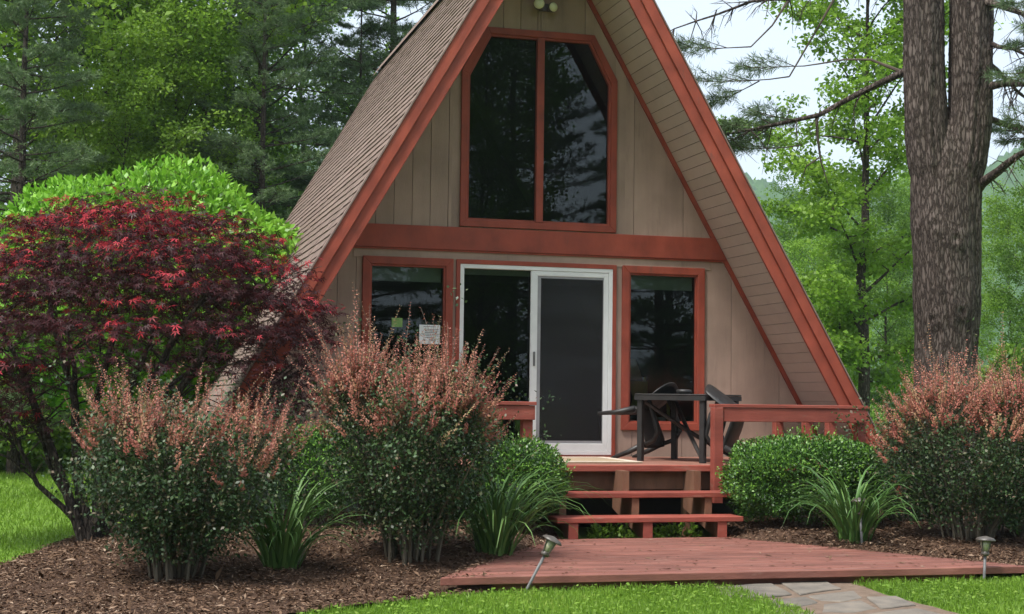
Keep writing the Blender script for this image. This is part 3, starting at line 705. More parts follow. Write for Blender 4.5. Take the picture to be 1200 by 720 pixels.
# ------------------------------------------------------------------ flagstone path
path = tag(sheet_from_poly(smooth_poly([xy(at_z(835,684)), xy(at_z(975,680)), xy(at_z(1040,700)), xy(at_z(1150,730)), xy(at_z(1260,790)), xy(at_z(1010,800)), xy(at_z(950,730)), xy(at_z(880,704))], 4), 'path', M_dirt, lambda x, y: .012, step=.2, jitter=.003), kind='structure')
rp = random.Random(12)
stones = [((838,692),(905,686),(930,700),(880,704),(845,700)), ((912,686),(968,684),(985,693),(938,700)), ((905,706),(945,702),(960,709),(930,716),(900,712)),
          ((944,701),(1000,695),(1012,703),(985,708),(962,707)), ((966,711),(1010,706),(1028,716),(1000,721),(962,720)), ((1015,703),(1050,702),(1072,712),(1032,717)),
          ((1000,724),(1075,716),(1130,728),(1080,745),(1010,745)), ((905,716),(955,722),(990,742),(940,745)), ((1090,748),(1150,735),(1200,760),(1130,775)), ((960,750),(1060,750),(1100,790),(1000,785))]
for k, sp in enumerate(stones):
    pts = [np.array(xy(at_z(*p))) for p in sp]; c = sum(pts)/len(pts); out = []
    for i in range(len(pts)):
        p, q = pts[i], pts[(i+1) % len(pts)]
        for t in (0, .35, .7):
            w = p + (q-p)*t; w = c + (w-c)*(1.0 + rp.uniform(-.07,.05)); out.append((float(w[0]), float(w[1])))
    MB().prism_z(out, -.01, .015 + rp.uniform(0,.009)).build('flagstone', M_stone, path, bevel=.006)

# ------------------------------------------------------------------ path lights
def path_light(base, h, tilt, tdir, label):
    r = empty('path_light', (float(base[0]), float(base[1]), float(base[2])), label=label, cat='path light', group='low garden lights along the platform')
    ax = Vector((math.cos(tdir), math.sin(tdir), 0)); Mx = Matrix.Rotation(tilt, 4, ax)
    hs_ = h - .15
    def L(prof, name, mat, n=14, par=r): return MB().lathe(prof, n, Mx).build(name, mat, par, smooth=True)
    L([(.006,-.05),(.011,0),(.011,hs_)], 'stake', M_greymetal, 10)
    L([(.012,hs_-.002),(.03,hs_+.004),(.034,hs_+.02),(.026,hs_+.03),(.026,hs_+.034)], 'collar', M_lampmetal)
    L([(.022,hs_+.034),(.036,hs_+.08),(.040,hs_+.118)], 'glass', M_bulbglass)
    for k in range(4):
        t = k*PI/2 + .4; p = [Mx @ Vector((q*math.cos(t), q*math.sin(t), z)) for q, z in ((.03,hs_+.03),(.042,hs_+.08),(.045,hs_+.122))]
        MB().tube(p, .005, 6).build('cage_bar', M_lampmetal, r)
    L([(.075,hs_+.118),(.078,hs_+.124),(.06,hs_+.14),(.025,hs_+.15),(.004,hs_+.155)], 'cap', M_lampmetal, 20)
    return r
M_bulbglass = surf('frosted_lamp_glass', (.34,.33,.22), (.42,.41,.28), rough=.2, scale=20, spec=.6)
b1 = at_y(614, 694, -5.80); path_light((b1[0], b1[1], 0.0), .46, R(27), PI/2-YAW, 'leaning bronze path light in the grass before the platform')
b2 = at_y(1153, 676, -5.72); path_light((b2[0], b2[1], 0.0), .36, R(3), PI/2, 'upright path light at the right tip of the platform')
b3 = on_bed(1010, 638); path_light(b3, .41, R(-3), PI/2, 'dark path light in front of the daylily by the hedge')

# ------------------------------------------------------------------ shrubs and small plants
def shell_pts(rng, n, a, b, c, lo=.55, zmin=-1.0, lump=.12, seed=0):
    """points in the outer shell of a lumpy ellipsoid; returns pos, outward dir, radius fraction"""
    d = rdir(rng, int(n*2.2)); d = d[d[:, 2] > zmin][:n]
    ph = np.random.default_rng(seed).uniform(0, 6.28, (6,))
    lum = 1 + lump*(np.sin(d[:,0]*5+ph[0])*np.sin(d[:,1]*5+ph[1]) + np.sin(d[:,2]*6+ph[2])*np.sin(d[:,0]*7+ph[3])*.7 + .5*np.sin(d[:,1]*11+ph[4])*np.sin(d[:,2]*10+ph[5]))
    t = (lo**3 + (1-lo**3)*rng.random(len(d)))**(1/3)
    return d*np.array([a,b,c])*(lum*t)[:, None], d, t

def boxwood(base, a, b, c, zc, n, seed, label, leaf=.029, mat=None, name='boxwood_shrub', cat='shrub', group=None, tips=.16, sq=1.0):
    rg = np.random.default_rng(seed); root = empty(name, tuple(map(float, base)), label=label, cat=cat, group=group)
    P, d, t = shell_pts(rg, n, a, b, c, .5, -.92, .09, seed)
    if sq != 1.0:
        sc_ = np.array([a, b, c]); q_ = P/sc_; rr_ = np.linalg.norm(q_, axis=1, keepdims=True); P = np.sign(q_)*np.abs(q_/rr_)**sq*rr_*sc_*.96
    P[:, 2] += zc
    k = P[:, 2] > .04; P, d, t = P[k], d[k], t[k]; m = len(P)
    D = unit(d*.8 + rdir(rg, m)*.9 + np.array([0,0,.35])); N = unit(d + rdir(rg, m)*.7 + np.array([0,0,.6]))
    r = rg.random(m)*.82; tipm = (t > .88) & (d[:, 2] > -.2) & (rg.random(m) < tips*2.5); r[tipm] = rg.uniform(.8, 1, tipm.sum())
    V, Fq, rr = leaves(P, D, N, leaf*rg.uniform(.7, 1.3, m), T_simple(.2, .55), r)
    # sprigs standing out of the clipped outline
    ns = max(30, n//260); pr, dr, tr = shell_pts(rg, ns, a, b, c, .93, -.2, .09, seed); pr[:, 2] += zc; parts = [(V, Fq, rr)]
    for j in range(7):
        q = pr + unit(dr + np.array([0,0,.9]))*(j*.014); parts.append(leaves(q, unit(rdir(rg, len(q)) + dr*.6 + np.array([0,0,.4])), rdir(rg, len(q), .8), leaf*rg.uniform(.8, 1.3, len(q)), T_simple(.2,.5), rg.uniform(.7, 1, len(q))))
    V, Fq, rr = join_lv(parts)
    link('foliage', quads_mesh('foliage', V, Fq, rr), mat or M_l_box, root)
    mb = MB()
    for i in range(22):
        e = rdir(rg, 1)[0]*np.array([a,b,c])*.72; e[2] = abs(e[2])*.6 + zc*.9; s = np.array([rg.uniform(-.12,.12), rg.uniform(-.12,.12), -.02])
        mb.tube([s, s*.5+e*.5+np.array([0,0,-.05]), e], [.012,.009,.004], 5, cap=False)
    mb.build('stems', M_stem, root)
    return root

def barberry(base, w, h, n, shoots, seed, label, low=.20, pinkz=.62):
    rg = np.random.default_rng(seed); root = empty('barberry_shrub', tuple(map(float, base)), label=label, cat='shrub', group='barberry shrubs with salmon-pink shoots')
    mb = MB(); ends = []
    # vase of stems
    for i in range(44):
        th = rg.uniform(0, 2*PI); rr_ = w*math.sqrt(rg.random())*.95; hh = h*(rg.uniform(.62, .98) - .22*(rr_/w)**2)
        s = np.array([math.cos(th), math.sin(th), 0])*rg.uniform(.02, .22); e = np.array([math.cos(th)*rr_, math.sin(th)*rr_, hh])
        m = s*.55 + e*.45; m[:2] *= .96; m[2] = hh*.52
        mb.tube([s + np.array([0,0,-.03]), s*.8+m*.2+np.array([0,0,.03]), m, (m+e)/2 + rg.normal(0,.02,3), e], [.013,.011,.009,.006,.003], 5, cap=False); ends.append((s, m, e))
    mb.build('stems', M_stem, root)
    # leaves clustered on side twigs along the upper stems
    S = np.array([x[0] for x in ends]); Mi = np.array([x[1] for x in ends]); E = np.array([x[2] for x in ends])
    nt_ = 1700; k = rg.integers(0, len(ends), nt_); t = low + (1-low)*rg.random(nt_)**1.0
    tt = t[:, None]; C = (1-tt)**2*S[k] + 2*tt*(1-tt)*Mi[k] + tt**2*E[k]
    out = C*np.array([1,1,.25]); out = unit(out + rdir(rg, nt_)*.5)
    C = C + out*(rg.gamma(2, .07, nt_)*(.5+t))[:, None]
    # lobed body
    lobes = [(0, 0, h*.52, w*.72, h*.33)]
    for i in range(7):
        th = i*2*PI/7 + rg.uniform(-.35,.35); q_ = w*rg.uniform(.38,.62); lobes.append((math.cos(th)*q_, math.sin(th)*q_, h*rg.uniform(.40,.62), w*rg.uniform(.34,.5), h*rg.uniform(.20,.30)))
    def inside(Pq, skip):
        r_ = np.zeros(len(Pq), bool)
        for k_, (lx_, ly_, lz_, la, lc) in enumerate(lobes):
            if k_ != skip: r_ |= ((Pq[:,0]-lx_)/la)**2 + ((Pq[:,1]-ly_)/la)**2 + ((Pq[:,2]-lz_)/lc)**2 < .80
        return r_
    Pl = []; B, d = [], []
    for k_, (lx_, ly_, lz_, la, lc) in enumerate(lobes):
        a_, d_, t_ = shell_pts(rg, 230 if k_ else 380, la, la, lc, .6, -.95, .14, seed+k_); a_ += np.array([lx_, ly_, lz_]); Pl.append(a_[~inside(a_, k_)])
        ds_ = rdir(rg, shoots, .45, .9); keep = (ds_[:, 2] > -.25) & (rg.random(len(ds_)) < np.clip(.12 + ds_[:, 2]*1.15, .04, 1)); ds_ = ds_[keep]
        b_ = ds_*np.array([la, la, lc])*rg.uniform(.78, 1.0, (len(ds_),1)) + np.array([lx_, ly_, lz_]); ok = ~inside(b_, k_); B.append(b_[ok]); d.append(ds_[ok])
    Pd = np.concatenate(Pl); B = np.concatenate(B); d = np.concatenate(d)
    pr_ = np.clip((B[:, 2]/h - .26)*1.7, .12, 1)                   # young growth mostly, not only, at the top
    sel = rg.permutation(len(B)); sel = sel[rg.random(len(sel)) < pr_[sel]][:shoots]; B, d = B[sel], d[sel]
    C = np.concatenate([C, Pd]); m = max(6, n//len(C))
    P = np.repeat(C, m, 0) + rg.normal(0, 1, (len(C)*m, 3))*np.array([.055,.055,.045]); P = P[P[:, 2] > .12]
    q = len(P); D = rdir(rg, q, .25); N = rdir(rg, q, .9)
    parts = [leaves(P, D, N, .031*rg.uniform(.65, 1.35, q), T_simple(.15, .62), rg.random(q))]
    V, Fq, rr = join_lv(parts); link('foliage', quads_mesh('foliage', V, Fq, rr), M_l_barb, root)
    # young salmon shoots
    ns = len(B)
    A = unit(d*np.array([.9,.9,.35]) + np.array([0,0,.85]) + rg.normal(0,.16,(ns,3)))
    ln = rg.gamma(3, .088, ns)*(.35 + .75*np.clip(B[:, 2]/h*1.5-.55, 0, 1)) + .05
    parts = []; stem = MB(); tone = rg.random(ns)
    for j in range(26):
        f = j/25.0; q = B + A*(ln*f)[:, None]; ang = j*2.4 + rg.uniform(0, 6, ns)
        s = unit(np.cross(A, rdir(rg, ns))); sz = .029*(1-.55*f)*rg.uniform(.7, 1.3, ns)
        for rep in range(2):
            s2 = unit(np.cross(A, rdir(rg, ns))); parts.append(leaves(q + s2*.006, unit(s2 + A*.7), unit(A + rdir(rg, ns)*.5), sz, T_simple(.2, .62), np.clip(tone*.75 + rg.random(ns)*.3, 0, 1)))
    V, Fq, rr = join_lv(parts); link('shoots', quads_mesh('shoots', V, Fq, rr), M_l_pink, root)
    for i in range(ns): stem.tube([B[i]-A[i]*.12, B[i]+A[i]*ln[i]], [.003,.0012], 4, cap=False)
    stem.build('shoot_stems', M_stem, root)
    return root

def daylily(base, n, L, spread, seed, label):
    rg = random.Random(seed); root = empty('daylily', tuple(map(float, base)), label=label, cat='plant', group='daylily clumps in the mulch beds')
    meshes = []
    for v in range(9):
        ln = L*(.65 + .5*v/8); bend = rg.uniform(.95, 1.75); V, Fq = [], []; seg = 7; x = z = 0.0; a = R(86) - rg.uniform(0, .2); w0 = rg.uniform(.010, .015); tw = rg.uniform(-.3,.3)
        for i in range(seg+1):
            f = i/seg; w = w0*(1 - f**2.2) + .0006
            V += [(x, -w, z), (x, 0, z-w*.5), (x, w, z)]
            st = ln/seg; x += math.cos(a)*st; z += math.sin(a)*st; a -= bend*1.75/seg*(.35 + 1.3*f)
        for i in range(seg):
            b = i*3; Fq += [(b, b+1, b+4, b+3), (b+1, b+2, b+5, b+4)]
        meshes.append(quads_mesh('blade', np.array(V), np.array(Fq), np.full(len(Fq), rg.random()), smooth=True))
    for i in range(n):
        me = meshes[rg.randrange(9)]; t = rg.uniform(0, 2*PI); r_ = math.sqrt(rg.random())*.15
        o = link('blade', me, M_l_lily, root, loc=(math.cos(t)*r_, math.sin(t)*r_, -.01), rot=(rg.uniform(-.25,.25), rg.uniform(-.35, .35)*1.0 + .1*spread, t + rg.uniform(-.5,.5)))
        k = rg.uniform(.8, 1.15); o.scale = (k, k, k)
    return root

bb1 = on_bed(208, 677); barberry(bb1, .80, 1.36, 30000, 320, 21, 'leftmost barberry shrub, dark green with few pink shoots, under the red maple')
bb2 = on_bed(480, 656); barberry(bb2, .76, 1.68, 30000, 620, 22, 'barberry shrub crowned with dense salmon shoots before the left window')
bb3 = on_bed(1135, 632); barberry(bb3, .86, 1.58, 30000, 660, 23, 'barberry shrub with salmon crown in front of the thick forked trunk')
p = at_y(608, 630, -2.75); boxwood((p[0], p[1], bed_h(p[0], p[1])), .44, .42, .39, .43, 22000, 31, 'small round clipped boxwood left of the steps')
p = at_y(946, 600, -2.85); boxwood((p[0], p[1], bed_h(p[0], p[1])), .86, .48, .42, .45, 46000, 32, 'wide clipped boxwood in front of the right porch rail', sq=.70)
p = at_y(368, 600, -2.3); boxwood((p[0], p[1], bed_h(p[0], p[1])), .40, .36, .44, .50, 13000, 33, 'boxwood with bright green tips between the two left barberries', tips=.4)
p = at_y(1062, 600, -2.5); boxwood((p[0], p[1], bed_h(p[0], p[1])), .46, .40, .46, .42, 9000, 34, 'dark leafy shrub between the wide boxwood and the right barberry', mat=M_l_barb, name='dark_shrub', leaf=.03)
p = on_bed(1196, 628); boxwood((p[0], p[1], p[2]), .34, .34, .30, .34, 1800, 35, 'loose leafy plant at the right edge of the mulch bed', name='leafy_plant', cat='plant', leaf=.06, mat=M_l_box)
daylily(on_bed(330, 664), 110, .92, .6, 41, 'daylily clump between the two left barberries')
daylily(on_bed(580, 648), 140, 1.0, 1.0, 42, 'daylily clump arching over the left edge of the platform')
daylily(on_bed(1000, 634), 115, .95, .8, 43, 'daylily clump before the wide boxwood on the right')
for px_, lab in ((692, 'small ivy plant under the steps left of the middle stringer'), (770, 'small ivy plant under the steps right of the middle stringer')):
    p = at_y(px_+24, 628, -2.55); boxwood((p[0], p[1], .0), .17, .10, .08, .07, 130, int(px_), lab, name='ivy_plant', cat='plant', leaf=.045, mat=M_l_decid)

# big bright shrub behind the maple
p = at_d(168, 470, 19.8)
boxwood((p[0], p[1], 0), 2.35, 1.9, 1.72, 2.66, 36000, 36, 'big round bright green shrub behind the red maple', leaf=.105, mat=M_l_shrub, name='rounded_shrub', tips=.3)

# ------------------------------------------------------------------ red Japanese maple
def red_maple(base):
    rg = np.random.default_rng(77); root = empty('red_maple', tuple(map(float, base)), label='spreading dark red Japanese maple left of the cabin', cat='tree')
    mb = MB(); tips = []
    cx, cy = .34, .25                                      # crown sits to the right of the stem base
    stems = []
    for i in range(9):
        th = rg.uniform(0, 2*PI); r1 = rg.uniform(.5, 1.4)
        e = np.array([cx*.9 + math.cos(th)*r1, cy + math.sin(th)*r1*.8, rg.uniform(1.75, 2.7)])
        s = np.array([rg.uniform(-.07,.07), rg.uniform(-.07,.07), -.05]); m = s*.45 + e*.55; m[:2] = s[:2]*.62 + e[:2]*.38 + rg.normal(0,.05,2); m[2] = e[2]*.48
        pts = [s, (s+m)/2 + rg.normal(0,.03,3), m, (m+e)/2 + np.array([0,0,.1]) + rg.normal(0,.05,3), e]
        mb.tube(pts, [.055,.046,.036,.024,.010], 7, cap=False); stems.append(pts)
    # a low leaning limb out to the left and one to the right
    for e in ([-.95,-.1,1.35], [-.7,.2,1.55], [1.9,.1,1.75]):
        e = np.array(e, float); s = np.array([0,0,.06]); m = e*.5; m[2] = e[2]*.40
        pts = [s, m*.5+np.array([0,0,.05]), m, m*.4+e*.6+np.array([0,0,.1]), e]; mb.tube(pts, [.035,.028,.022,.015,.007], 6, cap=False); stems.append(pts)
    anchors = []
    for pts in stems:
        for j in range(13):
            b = np.array(pts[3])*rg.random() + np.array(pts[4])*rg.random()*1.0; t = rg.random(); b = np.array(pts[2])*(1-t) + np.array(pts[4])*t
            th = rg.uniform(0, 2*PI); L_ = rg.uniform(.35, .85)
            e = b + np.array([math.cos(th)*L_, math.sin(th)*L_, rg.uniform(.02, .35)]); mb.tube([b, (b+e)/2+np.array([0,0,.08]), e], [.010,.007,.003], 4, cap=False)
            anchors.append(e)
    mb.build('trunk', M_barkdark, root, smooth=True)
    # layered sprays: discs on a broad umbrella
    nsp = 720; th = rg.uniform(0, 2*PI, nsp); r_ = np.sqrt(rg.random(nsp))
    lay = rg.random(nsp)
    X = cx + np.cos(th)*r_*1.78; Yc = cy + np.sin(th)*r_*1.45
    top = 1.45 + 1.84*np.sqrt(np.clip(1 - (r_*.97)**2.35, 0, 1)); bot = 1.46 + .55*(1-r_)
    Z = bot + (top-bot)*(lay**.50); tier = .30; Z = tier*np.round(Z/tier + .9*(r_-.5)) - tier*.9*(r_-.5) + rg.normal(0, .06, nsp); Z = np.minimum(Z, top - .02 + .06*rg.random(nsp))
    # droopy skirts at the far left
    ex = 60; X = np.concatenate([X, rg.uniform(-1.35, -.5, ex)]); Yc = np.concatenate([Yc, rg.uniform(-.6,.6,ex)]); Z = np.concatenate([Z, rg.uniform(1.05, 1.75, ex)]); r_ = np.concatenate([r_, np.ones(ex)*.9]); lay = np.concatenate([lay, rg.random(ex)*.6])
    ex = 26; X = np.concatenate([X, rg.uniform(1.5, 2.1, ex)]); Yc = np.concatenate([Yc, rg.uniform(-.5,.5,ex)]); Z = np.concatenate([Z, rg.uniform(1.0, 1.6, ex)]); r_ = np.concatenate([r_, np.ones(ex)*.9]); lay = np.concatenate([lay, rg.random(ex)*.5])
    S = np.column_stack([X, Yc, Z]); m = 24
    # each spray: a drooping fan of leaves
    out = unit(np.column_stack([X-cx, Yc-cy, np.zeros(len(X))]) + rg.normal(0,.5,(len(X),3))*np.array([1,1,0]))
    side = np.cross(out, [0,0,1.0])
    U = rg.uniform(-.24, .30, (len(S), m)); Wd = rg.normal(0, .16, (len(S), m))
    P = S[:, None, :] + out[:, None, :]*U[..., None] + side[:, None, :]*Wd[..., None]
    P[..., 2] += rg.normal(0, .028, U.shape) - .22*(np.abs(U)+np.abs(Wd)*.7)**1.4
    P = P.reshape(-1, 3); q = len(P); O = np.repeat(out, m, 0)
    D = unit(O*.8 + rdir(rg, q)*.75 + np.array([0,0,-.35])); N = unit(rdir(rg, q)*.55 + np.array([0,0,1.0]))
    # fresh red growth on the outermost upper sprays
    rnd = rg.random(q)*.74; fresh = np.repeat(((lay > .68) & (rg.random(len(S)) < .62)) | (rg.random(len(S)) < .05), m) & (rg.random(q) < .62)
    rnd[fresh] = rg.uniform(.76, 1.0, fresh.sum())
    V, Fq, rr = leaves(P, D, N, .058*rg.uniform(.75, 1.35, q), T_maple(), rnd)
    link('crown', quads_mesh('crown', V, Fq, rr), M_l_maple, root)
    return root
pm = at_z(106, 632, .06); red_maple((pm[0], pm[1], .02))

# ------------------------------------------------------------------ trees
def decid_meshes(seed, H=14, r0=.13, h0=.12, Lmax=3.2, nl=30, sub=8, per=42, leaf=.135, sig=.30, lowdroop=.0):
    rg = np.random.default_rng(seed); mb = MB(); anchors = []
    npt = 12; tp = [np.array([0,0,-.1])]
    for i in range(1, npt+1): tp.append(np.array([rg.normal(0,.06)+tp[-1][0], rg.normal(0,.06)+tp[-1][1], H*i/npt]))
    mb.tube(tp, [r0*(1-.93*i/npt)*(1.25 if i == 0 else 1) for i in range(npt+1)], 9, cap=False)
    def trunk_at(z):
        f = np.clip(z/H*npt, 0, npt-.001); i = int(f); return tp[i]*(1-(f-i)) + tp[i+1]*(f-i)
    for i in range(nl):
        f = h0 + (1-h0)*(i+.5)/nl; b = trunk_at(H*f); th = i*2.4 + rg.normal(0,.4); L = Lmax*(math.sin(PI*min(1, .22+.78*(1-f)))**.7)*rg.uniform(.75, 1.1) + .3
        el = R(12 + 45*f + rg.normal(0, 8)); d = np.array([math.cos(th)*math.cos(el), math.sin(th)*math.cos(el), math.sin(el)])
        pts = [b]
        for k in range(4): pts.append(pts[-1] + d*L/4 + rg.normal(0, .05*L/3, 3)); d = unit(d + np.array([0,0,.10 - lowdroop]))
        rr0 = max(.012, r0*.36*(1-f*.75)); mb.tube(pts, [rr0, rr0*.75, rr0*.5, rr0*.32, .006], 6, cap=False)
        for j in range(sub):
            t = .25 + .75*(j+rg.random())/sub; fi = min(3.999, t*4); a = int(fi); q = pts[a]*(1-(fi-a)) + pts[a+1]*(fi-a)
            ds = unit(d*.6 + rdir(rg, 1)[0]*np.array([1,1,.4])); Ls = L*.34*rg.uniform(.6, 1.2)
            e = q + ds*Ls; mid = (q+e)/2 + rg.normal(0,.05,3); mb.tube([q, mid, e], [rr0*.3+.004, rr0*.2+.003, .003], 4, cap=False)
            for g in (.35, .7, 1.0): anchors.append(q + (e-q)*g)
        anchors.append(pts[-1])
    A = np.array(anchors); P = np.repeat(A, per, 0) + rg.normal(0, 1, (len(A)*per, 3))*np.array([sig, sig, sig*.45]); q = len(P)
    D = unit(rdir(rg, q, -.35, .7)); N = unit(rdir(rg, q)*.95 + np.array([0,0,.7]))
    rnd = np.clip(np.repeat(rg.random(len(A)), per)*.45 + rg.random(q)*.55, 0, 1)
    V, Fq, rr = leaves(P, D, N, leaf*rg.uniform(.65, 1.3, q), T_simple(.2, .62), rnd)
    return mb.mesh('trunk', True), quads_mesh('crown', V, Fq, rr)
def pine_bough(rg, mb, b, d, L, r, tuft, sub=9):
    """one flat white-pine bough from b along d; appends tuft anchors (pos, dir)"""
    pts = [b]; dd = d.copy()
    for k in range(5): pts.append(pts[-1] + dd*L/5 + rg.normal(0, .02*L/3, 3)); dd = unit(dd + np.array([0,0,.05]))
    mb.tube(pts, [r, r*.8, r*.6, r*.45, r*.3, .004], 6, cap=False)
    for j in range(sub):
        for s in (-1, 1):
            t = .28 + .70*(j+rg.random()*.8)/sub; fi = min(4.999, t*5); a = int(fi); q = pts[a]*(1-(fi-a)) + pts[a+1]*(fi-a)
            sd_ = unit(np.cross(dd, [0,0,1.0]))*s; ds = unit(dd*.75 + sd_*.8 + np.array([0,0,rg.normal(.02,.12)])); Ls = L*.30*(1.15-t)*rg.uniform(.7,1.2) + .16
            e = q + ds*Ls; mb.tube([q, e], [.008,.003], 4, cap=False)
            for g in (.35, .6, .8, 1.0): tuft.append((q + (e-q)*g, unit(ds + rg.normal(0,.28,3) + np.array([0,0,.1]))))
            for g in (.5, .85):
                e2 = q + (e-q)*g + unit(ds*.5 + rdir(rg,1)[0]*np.array([1,1,.3]))*Ls*.35; tuft.append((e2, unit(ds + rg.normal(0,.3,3))))
    for k in range(3): tuft.append((pts[-1] - dd*.06*k, unit(dd + rg.normal(0,.25,3))))
def needles(rg, tuft, per=15, ln=.13, w=.035):
    A = np.array([t[0] for t in tuft]); Dd = np.array([t[1] for t in tuft]); n = len(A)
    P = np.repeat(A, per, 0) + np.repeat(Dd, per, 0)*rg.uniform(-.05, .03, (n*per, 1)); D = unit(np.repeat(Dd, per, 0)*.75 + rdir(rg, n*per)*.8 + np.array([0,0,-.08])); N = rdir(rg, n*per, .4)
    rnd = np.clip(np.repeat(rg.random(n), per)*.6 + rg.random(n*per)*.4, 0, 1)
    return leaves(P, D, N, ln*rg.uniform(.7, 1.25, n*per), T_needle(w), rnd)
def pine_meshes(seed, H=16, r0=.16, h0=.06, Lmax=3.6, whorl=.62, per=16):
    rg = np.random.default_rng(seed); mb = MB(); tuft = []
    mb.tube([(0,0,-.1), (.05,.03,H*.3), (-.03,.05,H*.65), (0,0,H)], [r0*1.15, r0*.8, r0*.45, .02], 10, cap=False)
    z = H*h0; k = 0
    while z < H*.97:
        f = z/H; L = Lmax*(1-f)**.75 + .35
        for i in range(5):
            th = i*2*PI/5 + k*1.1 + rg.normal(0,.25); el = R(-4 + 22*f + rg.normal(0,7)); d = np.array([math.cos(th)*math.cos(el), math.sin(th)*math.cos(el), math.sin(el)])
            if rg.random() < .14: continue
            pine_bough(rg, mb, np.array([0,0,z+rg.normal(0,.12)]), d, L*rg.uniform(.7, 1.12), .016+.022*(1-f), tuft, sub=max(4, int(10*(1-f*.5))))
        z += whorl*rg.uniform(.75, 1.2); k += 1
    V, Fq, rr = needles(rg, tuft, per, .15, .045)
    return mb.mesh('trunk', True), quads_mesh('crown', V, Fq, rr)

def plant_tree(name, meshes, mats, loc, rz, sc, label, group):
    r = empty(name, loc, (0, 0, rz), label=label, cat='tree', group=group); r.scale = (sc, sc, sc)
    for nm, me, mt in zip(('trunk', 'crown'), meshes, mats):
        o = bpy.data.objects.new(nm, me); COL.objects.link(o); o.parent = r
        if not me.materials: me.materials.append(mt)
        o.material_slots[0].link = 'OBJECT'; o.material_slots[0].material = mt
    return r
DEC = [decid_meshes(101), decid_meshes(102, H=13, Lmax=3.6, nl=28, h0=.08), decid_meshes(103, H=15, nl=32, Lmax=3.0, h0=.18)]
PIN = [pine_meshes(201), pine_meshes(202, H=18, Lmax=4.2, whorl=.7)]
rt = random.Random(6)
def spot(px, d): q = at_d(px, 465, d); return (float(q[0]), float(q[1]), 0.0)
# woods on the left, behind the cabin and shrubs: (kind, pixel column, distance, bright, label)
woods = [
 ('p', 10, 29, 'broad pine at the far left edge of the woods'),
 ('p', 300, 31, 'tall pine whose flat boughs reach behind the roof'),
 ('p', 455, 36, 'pine standing just behind the left roof edge'),
 ('d', 60, 33, 'thin straight tree behind the pine at the left edge'),
 ('d', 130, 30, 'bright leafy tree above the round green shrub'),
 ('d', 215, 34, 'leafy tree with dark trunk rising above the round shrub'),
 ('d', 345, 40, 'leafy tree between the two pines near the roof'),
 ('d', -40, 40, 'leafy tree beyond the left picture edge pine'),
 ('d', 170, 52, 'far leafy tree in the gap above the maple'),
 ('s', 128, 27, 'bright young tree left of the round shrub top'),
 ('s', 205, 28, 'bright young tree right above the round shrub'),
 ('q', 300, 28, 'young pine beside the lower roof edge'),
 ('q', 18, 25, 'young pine left of the round green shrub'),
 ('q', 415, 34, 'young pine close behind the roof slope'),
 ('s', 150, 36, 'bright young tree deeper in the left woods'),
 ('d', 520, 60, 'leafy tree hidden mostly behind the roof ridge'),
]
for i, (k, px_, d_, lab) in enumerate(woods):
    if k == 'q': plant_tree('young_pine', PIN[i % 2], (M_barkdark, M_l_pine), spot(px_, d_), rt.uniform(0, 6.28), rt.uniform(.56, .66), lab, 'woods left of the cabin')
    elif k == 's': plant_tree('sapling', DEC[(i+1) % 3], (M_barkdark, M_l_bright), spot(px_, d_), rt.uniform(0, 6.28), rt.uniform(.5, .62), lab, 'woods left of the cabin')
    elif k == 'd': plant_tree('deciduous_tree', DEC[i % 3], (M_barkdark, M_l_bright if i % 2 == 0 else M_l_decid), spot(px_, d_), rt.uniform(0, 6.28), rt.uniform(.95, 1.15), lab, 'woods left of the cabin')
    else: plant_tree('pine_tree', PIN[i % 2], (M_barkdark, M_l_pine), spot(px_, d_), rt.uniform(0, 6.28), rt.uniform(.95, 1.1), lab, 'woods left of the cabin')
# undergrowth at the far edge of the left lawn
for i, (px_, d_, w_, h_, lab) in enumerate(((22, 26, 2.4, 1.5, 'wild bush at the left edge beyond the lawn'), (55, 36, 2.8, 1.5, 'low green bush at the back of the left lawn'), (120, 44, 3.0, 2.2, 'bush beside the small shed behind the maple'), (265, 38, 3.0, 2.6, 'bush behind the red maple near the roof foot'), (10, 48, 4.0, 3.2, 'tall thicket at the back of the left lawn'))):
    q = spot(px_, d_); boxwood(q, w_/2*1.2, w_/2, h_*.55, h_*.5, 7000, 300+i, lab, leaf=.13, mat=M_l_bright, name='wild_bush', group='undergrowth at the edge of the woods', tips=.3)
# small shed glimpsed through the maple
q = spot(168, 47); shed = empty('garden_shed', q, (0,0,R(-14)), label='small pale shed with terracotta roof glimpsed through the maple stems', cat='shed')
MB().box(-2.0,2.0,-1.2,1.2,0,1.62).build('wall', M_conc, shed)
MB().prism_x([(-1.55,1.58),(1.55,1.58),(0,2.5)], -2.3, 2.3).build('roof', M_terra, shed)
MB().box(-.45,.45,-1.23,-1.205,0,1.5).build('door', M_white, shed)

# right side: slender tree, mid-distance trees, shrubs
SL = decid_meshes(110, H=12.5, r0=.15, h0=.13, Lmax=2.5, nl=38, sub=6, per=58, leaf=.12, sig=.22, lowdroop=.09)
plant_tree('slender_tree', SL, (M_barkdark, M_l_bright), spot(1012, 33), .8, 1.0, 'slender leafy tree on the lawn right of the cabin', None)
right = [('d', 940, 62, 'distant leafy tree just right of the roof edge', .72), ('d', 1075, 70, 'distant leafy tree behind the slender tree', .78), ('d', 1040, 50, 'mid-green tree between the slender tree and the forked trunk', .55), ('d', 968, 48, 'mid-green tree just left of the slender tree', .50), ('d', 985, 85, 'far tree left of the slender trunk', .7),
         ('d', 1185, 46, 'fresh green tree at the right edge behind the forked trunk', .50), ('d', 1240, 40, 'green tree at the right picture edge', .55), ('d', 1130, 75, 'distant tree directly behind the forked trunk', .6), ('d', 1060, 110, 'farthest small tree across the lawn', .8), ('d', 900, 100, 'far tree peeping past the lower roof edge', .8)]
